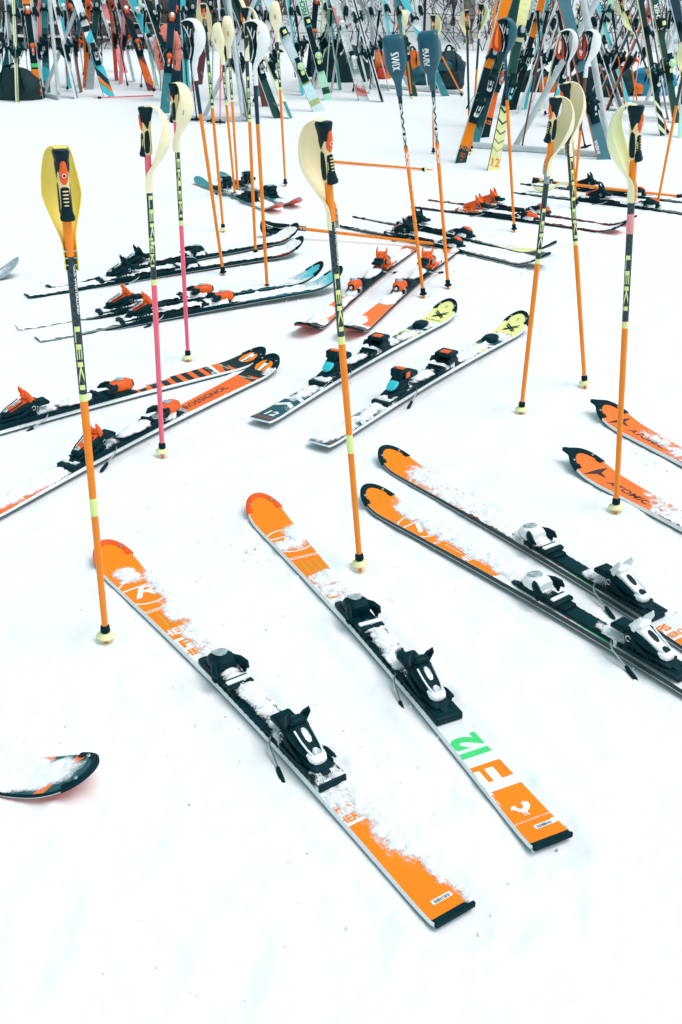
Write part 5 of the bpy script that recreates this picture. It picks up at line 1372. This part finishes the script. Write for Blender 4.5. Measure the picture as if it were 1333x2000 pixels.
# ------------------------------------------------------------------ bags and clothes by the racks
def lump(w, d, h, seed, n=3.0, top=0.6, wr=0.02, segs=30, rows=14):
    mb = MB(); rings = []
    for i in range(rows):
        t = i / (rows - 1); z = h * t
        k = (1 - max(0, (t - top) / (1 - top)) ** 2.2 * 0.75) * (0.92 + 0.08 * min(1, t * 5))
        r = []
        for j in range(segs):
            a = 2 * math.pi * j / segs; ca, sa = math.cos(a), math.sin(a)
            x = w * k * math.copysign(abs(ca) ** (2 / n), ca); y = d * k * math.copysign(abs(sa) ** (2 / n), sa)
            q = 1 + wr / max(w, d) * 1.6 * float(NF.fbm(np.array([(a * 2.2 + seed * 3.3)]), np.array([z * 14 + seed]), 3)[0])
            zz = z + wr * 1.2 * float(NF.fbm(np.array([x * 9 + seed]), np.array([y * 9.0]), 2)[0]) * t
            r.append((x * q, y * q, zz))
        rings.append(r)
    return mb.loft(rings)
def bag(name, label, cat, px, w, d, h, m, seed, accents=(), straps=True, rot=0, **k):
    p = G(*px); root = thing(name, label, cat, Matrix.Translation((p.x, p.y + d * .8, -0.015)) @ Matrix.Rotation(R(rot), 4, 'Z'))
    link('fabric_shell', lump(w, d, h, seed, **k).mesh('fabric_shell', m, 50), root, Matrix.Identity(4))
    if straps:
        for s in (-1, 1):
            mb = MB(); mb.tube(catmull([(s * w * .45, -d * .95, h * .35), (s * w * .42, -d * 1.12, h * .7), (s * w * .3, -d * .8, h * 1.05), (s * w * .12, -d * .2, h * 1.08)], 14), .012, seg=8, flat=.35)
            link('strap', mb.mesh('strap', BLACKR, 50), root, Matrix.Identity(4))
        mb = MB(); mb.tube(catmull([(-w * .2, 0, h * .96), (-w * .12, 0, h * 1.12), (w * .12, 0, h * 1.12), (w * .2, 0, h * .96)], 12), .011, seg=8)
        link('carry_handle', mb.mesh('carry_handle', BLACKR, 50), root, Matrix.Identity(4))
    for (mm, cx, cz, ww, hh) in accents:
        mb = lump(ww, .05, hh, seed + 5, wr=.008, rows=8, segs=20)
        link('pocket', mb.mesh('pocket', mm, 50), root, Matrix.Translation((cx, -d * .9, cz)))
    return root
FABK = mat('black_fabric', '0c3338', .8, var=.4, scale=30, bump=.3)
FAOR = mat('orange_fabric', 'f2761f', .75, var=.2, scale=25, bump=.3)
FATE = mat('teal_fabric', '17606a', .75, var=.3, scale=25, bump=.3)
FABL = mat('blue_fabric', '1f8fb4', .75, var=.2, scale=25, bump=.3)
FACO = mat('coral_fabric', 'f4907c', .8, var=.2, scale=25, bump=.4)
bag('duffel_bag', 'large black duffel bag on the snow at the left edge', 'bag', (30, 196), .27, .16, .33, FABK, 1, n=3.5, top=.45, wr=.03)
bag('duffel_bag', 'long black bag lying behind the mint and white skis', 'bag', (668, 160), .36, .2, .42, FABK, 2, n=4, wr=.03)
bag('backpack', 'orange backpack slumped beside the metal rack', 'backpack', (742, 154), .17, .15, .34, FAOR, 3, accents=((RED, .02, .04, .07, .12),), wr=.03)
bag('backpack', 'orange backpack half hidden by the left cup guard', 'backpack', (805, 150), .12, .1, .32, FAOR, 9, wr=.03)
bag('backpack', 'teal jacket heaped in front of the dark backpack', 'jacket', (830, 166), .17, .12, .24, FATE, 4, straps=False, wr=.05, top=.2)
bag('backpack', 'rounded dark blue and black backpack left of the lettered orange ski', 'backpack', (876, 174), .19, .16, .42, mat('navy_fabric', '0f3947', .7, var=.4, scale=20, bump=.3), 5, accents=((FABK, .02, .05, .12, .2), (FATE, -.05, .22, .08, .1)), wr=.03)
bag('duffel_bag', 'black and orange bag lying behind the brown pole', 'bag', (1048, 180), .28, .14, .24, FABK, 6, accents=((FAOR, .12, .02, .10, .16),), wr=.03)
bag('duffel_bag', 'bright blue bag on the snow at the right', 'bag', (1275, 187), .27, .15, .30, FABL, 7, accents=((FAOR, -.18, .04, .06, .12),), wr=.04)
bag('duffel_bag', 'black gear heap under the dark ski cluster', 'bag', (1180, 190), .32, .15, .34, FABK, 8, wr=.05, straps=False)
# jacket hung over the skis
p = at_depth(330, 100, 12.6)
root = thing('jacket', 'coral hooded jacket hung over the skis left of the white guard', 'jacket', Matrix.Translation((p.x, p.y, p.z - .12)))
link('fabric_shell', lump(.11, .08, .36, 11, wr=.05, top=.5).mesh('fabric_shell', FACO, 60), root, Matrix.Identity(4))
for s in (-1, 1):
    mb = MB(); mb.tube(catmull([(s * .07, -.03, .30), (s * .11, -.06, .18), (s * .10, -.07, .04), (s * .085, -.06, -.06)], 12), [.05] * 4 + [.045] * 4 + [.04] * 4, seg=10, flat=.7)
    link('sleeve', mb.mesh('sleeve', FACO, 60), root, Matrix.Identity(4))

# ------------------------------------------------------------------ bank, brush, trees, fence behind
def bank_material():
    m = bpy.data.materials.new('bank_earth_and_snow'); m.use_nodes = True
    n, l = m.node_tree.nodes, m.node_tree.links; p = n['Principled BSDF']; p.inputs['Roughness'].default_value = .9
    tc = n.new('ShaderNodeTexCoord'); nz = n.new('ShaderNodeTexNoise'); nz.inputs['Scale'].default_value = 2.2; nz.inputs['Detail'].default_value = 8; nz.inputs['Roughness'].default_value = .7
    l.new(tc.outputs['Object'], nz.inputs['Vector'])
    sx = n.new('ShaderNodeSeparateXYZ'); l.new(tc.outputs['Object'], sx.inputs[0])
    mr = n.new('ShaderNodeMapRange'); mr.inputs['From Min'].default_value = -3.2; mr.inputs['From Max'].default_value = -1.2; mr.inputs['To Min'].default_value = -.14; mr.inputs['To Max'].default_value = .09
    l.new(sx.outputs['X'], mr.inputs['Value'])
    ad = n.new('ShaderNodeMath'); ad.operation = 'ADD'; l.new(nz.outputs['Fac'], ad.inputs[0]); l.new(mr.outputs[0], ad.inputs[1])
    cr = n.new('ShaderNodeValToRGB'); cr.color_ramp.elements[0].position = .43; cr.color_ramp.elements[0].color = (.11, .095, .088, 1); cr.color_ramp.elements[1].position = .53; cr.color_ramp.elements[1].color = (.85, .88, .89, 1)
    l.new(ad.outputs[0], cr.inputs[0]); l.new(cr.outputs[0], p.inputs['Base Color'])
    b = n.new('ShaderNodeBump'); b.inputs['Strength'].default_value = .8; b.inputs['Distance'].default_value = .08; l.new(nz.outputs['Fac'], b.inputs['Height']); l.new(b.outputs[0], p.inputs['Normal'])
    return m
ys = np.linspace(18.0, 46, 110); xs = np.linspace(-26, 26, 210)
Y = np.repeat(ys[:, None], len(xs), 1); X = np.repeat(xs[None, :], len(ys), 0)
Hb = -0.25 + (Y - 18.0) * 0.34 + 0.30 * NF.fbm(X * .6, Y * .6, 4) + 0.06 * NF.fbm(X * 3, Y * 3, 3)
Hb = np.where(Y < 18.6, np.minimum(Hb, (Y - 18.0) * .5 - .25), Hb)
o = link('bank_terrain', grid_mesh('bank_terrain', X, Y, Hb, None, bank_material())); o['kind'] = 'structure'
def bank_z(x, y):
    return float(-0.25 + (y - 18.0) * 0.34 + 0.30 * NF.fbm(np.array([x * .6]), np.array([y * .6]), 4)[0])

TWIG = mat('twig_bark', '62554f', .9, var=.4, scale=8)
TWIGD = mat('twig_dark', '2e2b2c', .9, var=.4, scale=8)
BARK = mat('grey_bark', '8d8581', .9, var=.45, scale=18, bump=.8)
STONE = mat('dark_stone', '6a6663', .9, var=.45, scale=9, bump=.8)
def twig(mb, p, d, ln, r, depth, mi, rr):
    k = 3; pts = [p]; q = p.copy(); dd = d.copy()
    for i in range(k):
        dd = (dd + Vector((rr.gauss(0, .16), rr.gauss(0, .16), rr.gauss(0.02, .10)))).normalized(); q = q + dd * ln / k; pts.append(q.copy())
    mb.tube(pts, [r * (1 - .25 * i) for i in range(k + 1)], seg=3, mi=mi)
    if depth > 0:
        for j in range(rr.randint(2, 4)):
            b = pts[rr.randint(1, k)]; nd = (dd + Vector((rr.gauss(0, .65), rr.gauss(0, .65), rr.gauss(.1, .4)))).normalized()
            twig(mb, b, nd, ln * rr.uniform(.4, .7), r * .55, depth - 1, mi, rr)
rr = random.Random(21)
mb = MB()
for k in range(430):
    left = rr.random() < .5
    x = rr.uniform(-8.5, -1.6) if left else rr.uniform(-1.8, 9)
    y = rr.uniform(18.5, 21.5)
    z = max(bank_z(x, y), -.1)
    for s in range(rr.randint(2, 4)):
        a = rr.uniform(0, 6.28); t = rr.uniform(.15, .75)
        d = Vector((math.cos(a) * t, math.sin(a) * t * .6, 1)).normalized()
        twig(mb, Vector((x + rr.gauss(0, .12), y + rr.gauss(0, .1), z - .05)), d, rr.uniform(.45, 1.1), rr.uniform(.006, .013), 2, 0 if rr.random() < .55 else 1, rr)
o = link('undergrowth', mb.mesh('undergrowth', [TWIG, TWIGD], 0)); o['kind'] = 'stuff'; o['label'] = 'tangle of bare grey brown brush on the snowy bank'

def stone_mesh(seed, h):
    mb = lump(h[0], h[1], h[2] * 2, seed, n=3.6, top=.7, wr=.035, segs=14, rows=6); return mb.mesh('stone', STONE, 40)
STONES = [stone_mesh(k, (rr.uniform(.22, .4), .2, rr.uniform(.075, .10))) for k in range(6)]
wall = thing('stone_wall', 'low dark dry stone wall with snowy ledges behind the skis at the left', 'wall', Matrix.Translation((-4.4, 19.2, 0)))
for c in range(6):
    x = -2.6
    while x < 3.0:
        s = rr.randint(0, 5); o = link('stone', STONES[s], wall, Matrix.Translation((x, c * .22 + rr.gauss(0, .02), -.05 + c * .185)) @ Matrix.Rotation(rr.gauss(0, .06), 4, 'Y')); x += rr.uniform(.5, .72)
    ws = 0.035
    n = 60; sx = np.linspace(-2.7, 3.0, n); sy = np.linspace(-.14, .14, 6)
    XX = np.repeat(sx[:, None], 6, 1); YY = np.repeat(sy[None, :], n, 0) + c * .22
    F = NF.fbm(XX * 1.7 + c * 9, YY * 3, 3) + .28
    ZZ = -.05 + (c + 1) * .185 + .02 + .06 * np.clip(F, -.3, .6) - 1.2 * (YY - c * .22) ** 2
    me = grid_mesh('snow_ledge', XX, YY, ZZ, F > .02, SNOW)
    if me: link('snow_ledge', me, wall, Matrix.Identity(4))

def tree(label, px, r, lean=0.0, seed=0):
    x = (px - 666.5) / FPX * 19.2 / math.cos(PITCH) * 1.0
    y = 18.9 + (seed % 3) * .5; x = at_depth(px, 60, y).x; q = random.Random(seed)
    root = thing('tree', label, 'tree', Matrix.Translation((x, y, bank_z(x, y) - .1)), 'bare trees on the bank')
    mb = MB(); pts = [Vector((lean * t, .03 * math.sin(t * 2), t * 1.0)) for t in np.linspace(0, 5.5, 14)]
    mb.tube(pts, [r * (1.25 if i == 0 else 1) * (1 - .05 * i) for i in range(14)], seg=12)
    link('trunk', mb.mesh('trunk', BARK, 60), root, Matrix.Identity(4))
    mb = MB()
    for k in range(16):
        p0 = pts[q.randint(2, 13)]; a = q.uniform(0, 6.28); twig(mb, p0, Vector((math.cos(a), math.sin(a), .7)).normalized(), q.uniform(.7, 1.6), r * .25, 2, 0, q)
    link('crown', mb.mesh('crown', TWIG, 0), root, Matrix.Identity(4))
tree('pale grey trunk right of the dark backpack, thickest of the bare trees', 917, .10, -.02, 3)
tree('slim grey trunk just left of the thick pale trunk', 884, .06, .03, 4)
tree('slim grey trunk behind the orange lettered ski', 1003, .05, .05, 5)
tree('leaning bare trunk above the dark cup guards', 800, .05, -.25, 7)
tree('bare trunk behind the wide pale blue ski', 560, .05, .1, 8)
tree('dark bare trunk behind the farther pink pole', 345, .06, -.04, 9)

f = thing('wire_fence', 'thin wire fence with slim posts across the foot of the snowy bank', 'fence', Matrix.Translation((0, 18.35, 0)))
PM = MB().zloft([(-.2, .022, .022), (1.25, .02, .02)], seg=8).mesh('post', TWIGD, 40)
for k in range(9): link('post', PM, f, Matrix.Translation((-1.2 + k * 1.25, 0, 0)))
for z in (.3, .55, .8, 1.05):
    mb = MB(); mb.tube([(x, -.022, z - .03 * math.sin((x + 1.2) / 1.25 * math.pi) ** 2) for x in np.linspace(-1.2, 8.8, 41)], .0045, seg=5)
    link('wire', mb.mesh('wire', TWIGD, 0), f, Matrix.Identity(4))

# thin poles among the racks
MORE = [
 ('thin black pole left of the duffel bag', (8, 20), (3, 190), BLACKS, GREY),
 ('thin white pole between the lime pair and the orange ski', (44, 20), (58, 184), GREY, WHITE),
 ('thin red-tipped dark pole right of the left rack leg', (128, 20), (132, 176), BLACKS, RED),
 ('thin aqua pole beside the painted ski', (196, 20), (202, 170), NAVY, CYAN),
 ('thin black pole in front of the stone ledges', (222, 20), (250, 168), BLACKS, BLACKS),
 ('thin orange pole right of the brown ski', (284, 20), (276, 172), BLACKS, ORANGE2),
 ('thin white pole left of the coral jacket', (312, 20), (300, 180), GREY, WHITE),
 ('thin black pole leaning behind the front white guard', (520, 20), (496, 200), BLACKS, BLACKS),
 ('thin black pole between the pale blue and mint skis', (576, 20), (602, 190), BLACKS, GREY),
 ('thin navy pole right of the snowy white ski', (705, 20), (690, 180), NAVY, NAVY),
 ('thin black pole leaning over the orange pack', (742, 20), (722, 176), BLACKS, BLACKS),
 ('thin orange pole left of the chevron ski', (975, 20), (956, 240), BLACKS, ORANGE2),
 ('thin white pole with dark top behind the slanting rack leg', (1050, 20), (1066, 226), BLACKS, WHITE),
 ('thin black pole leaning right behind the white guards', (1180, 20), (1136, 226), BLACKS, BLACKS),
 ('thin coral pole in the dark ski cluster', (1196, 20), (1222, 214), BLACKS, ORANGE2),
 ('thin white pole right of the wooden sided ski', (1310, 20), (1288, 216), GREY, WHITE),
]
for lb, tp, ft, m1, m2 in MORE:
    pole(lb, tp, ft, grip='plain', guard=None, cuts=((0, m1), (110, m2)), basket=(BLACKR, False), rtop=.008, rbot=.006)
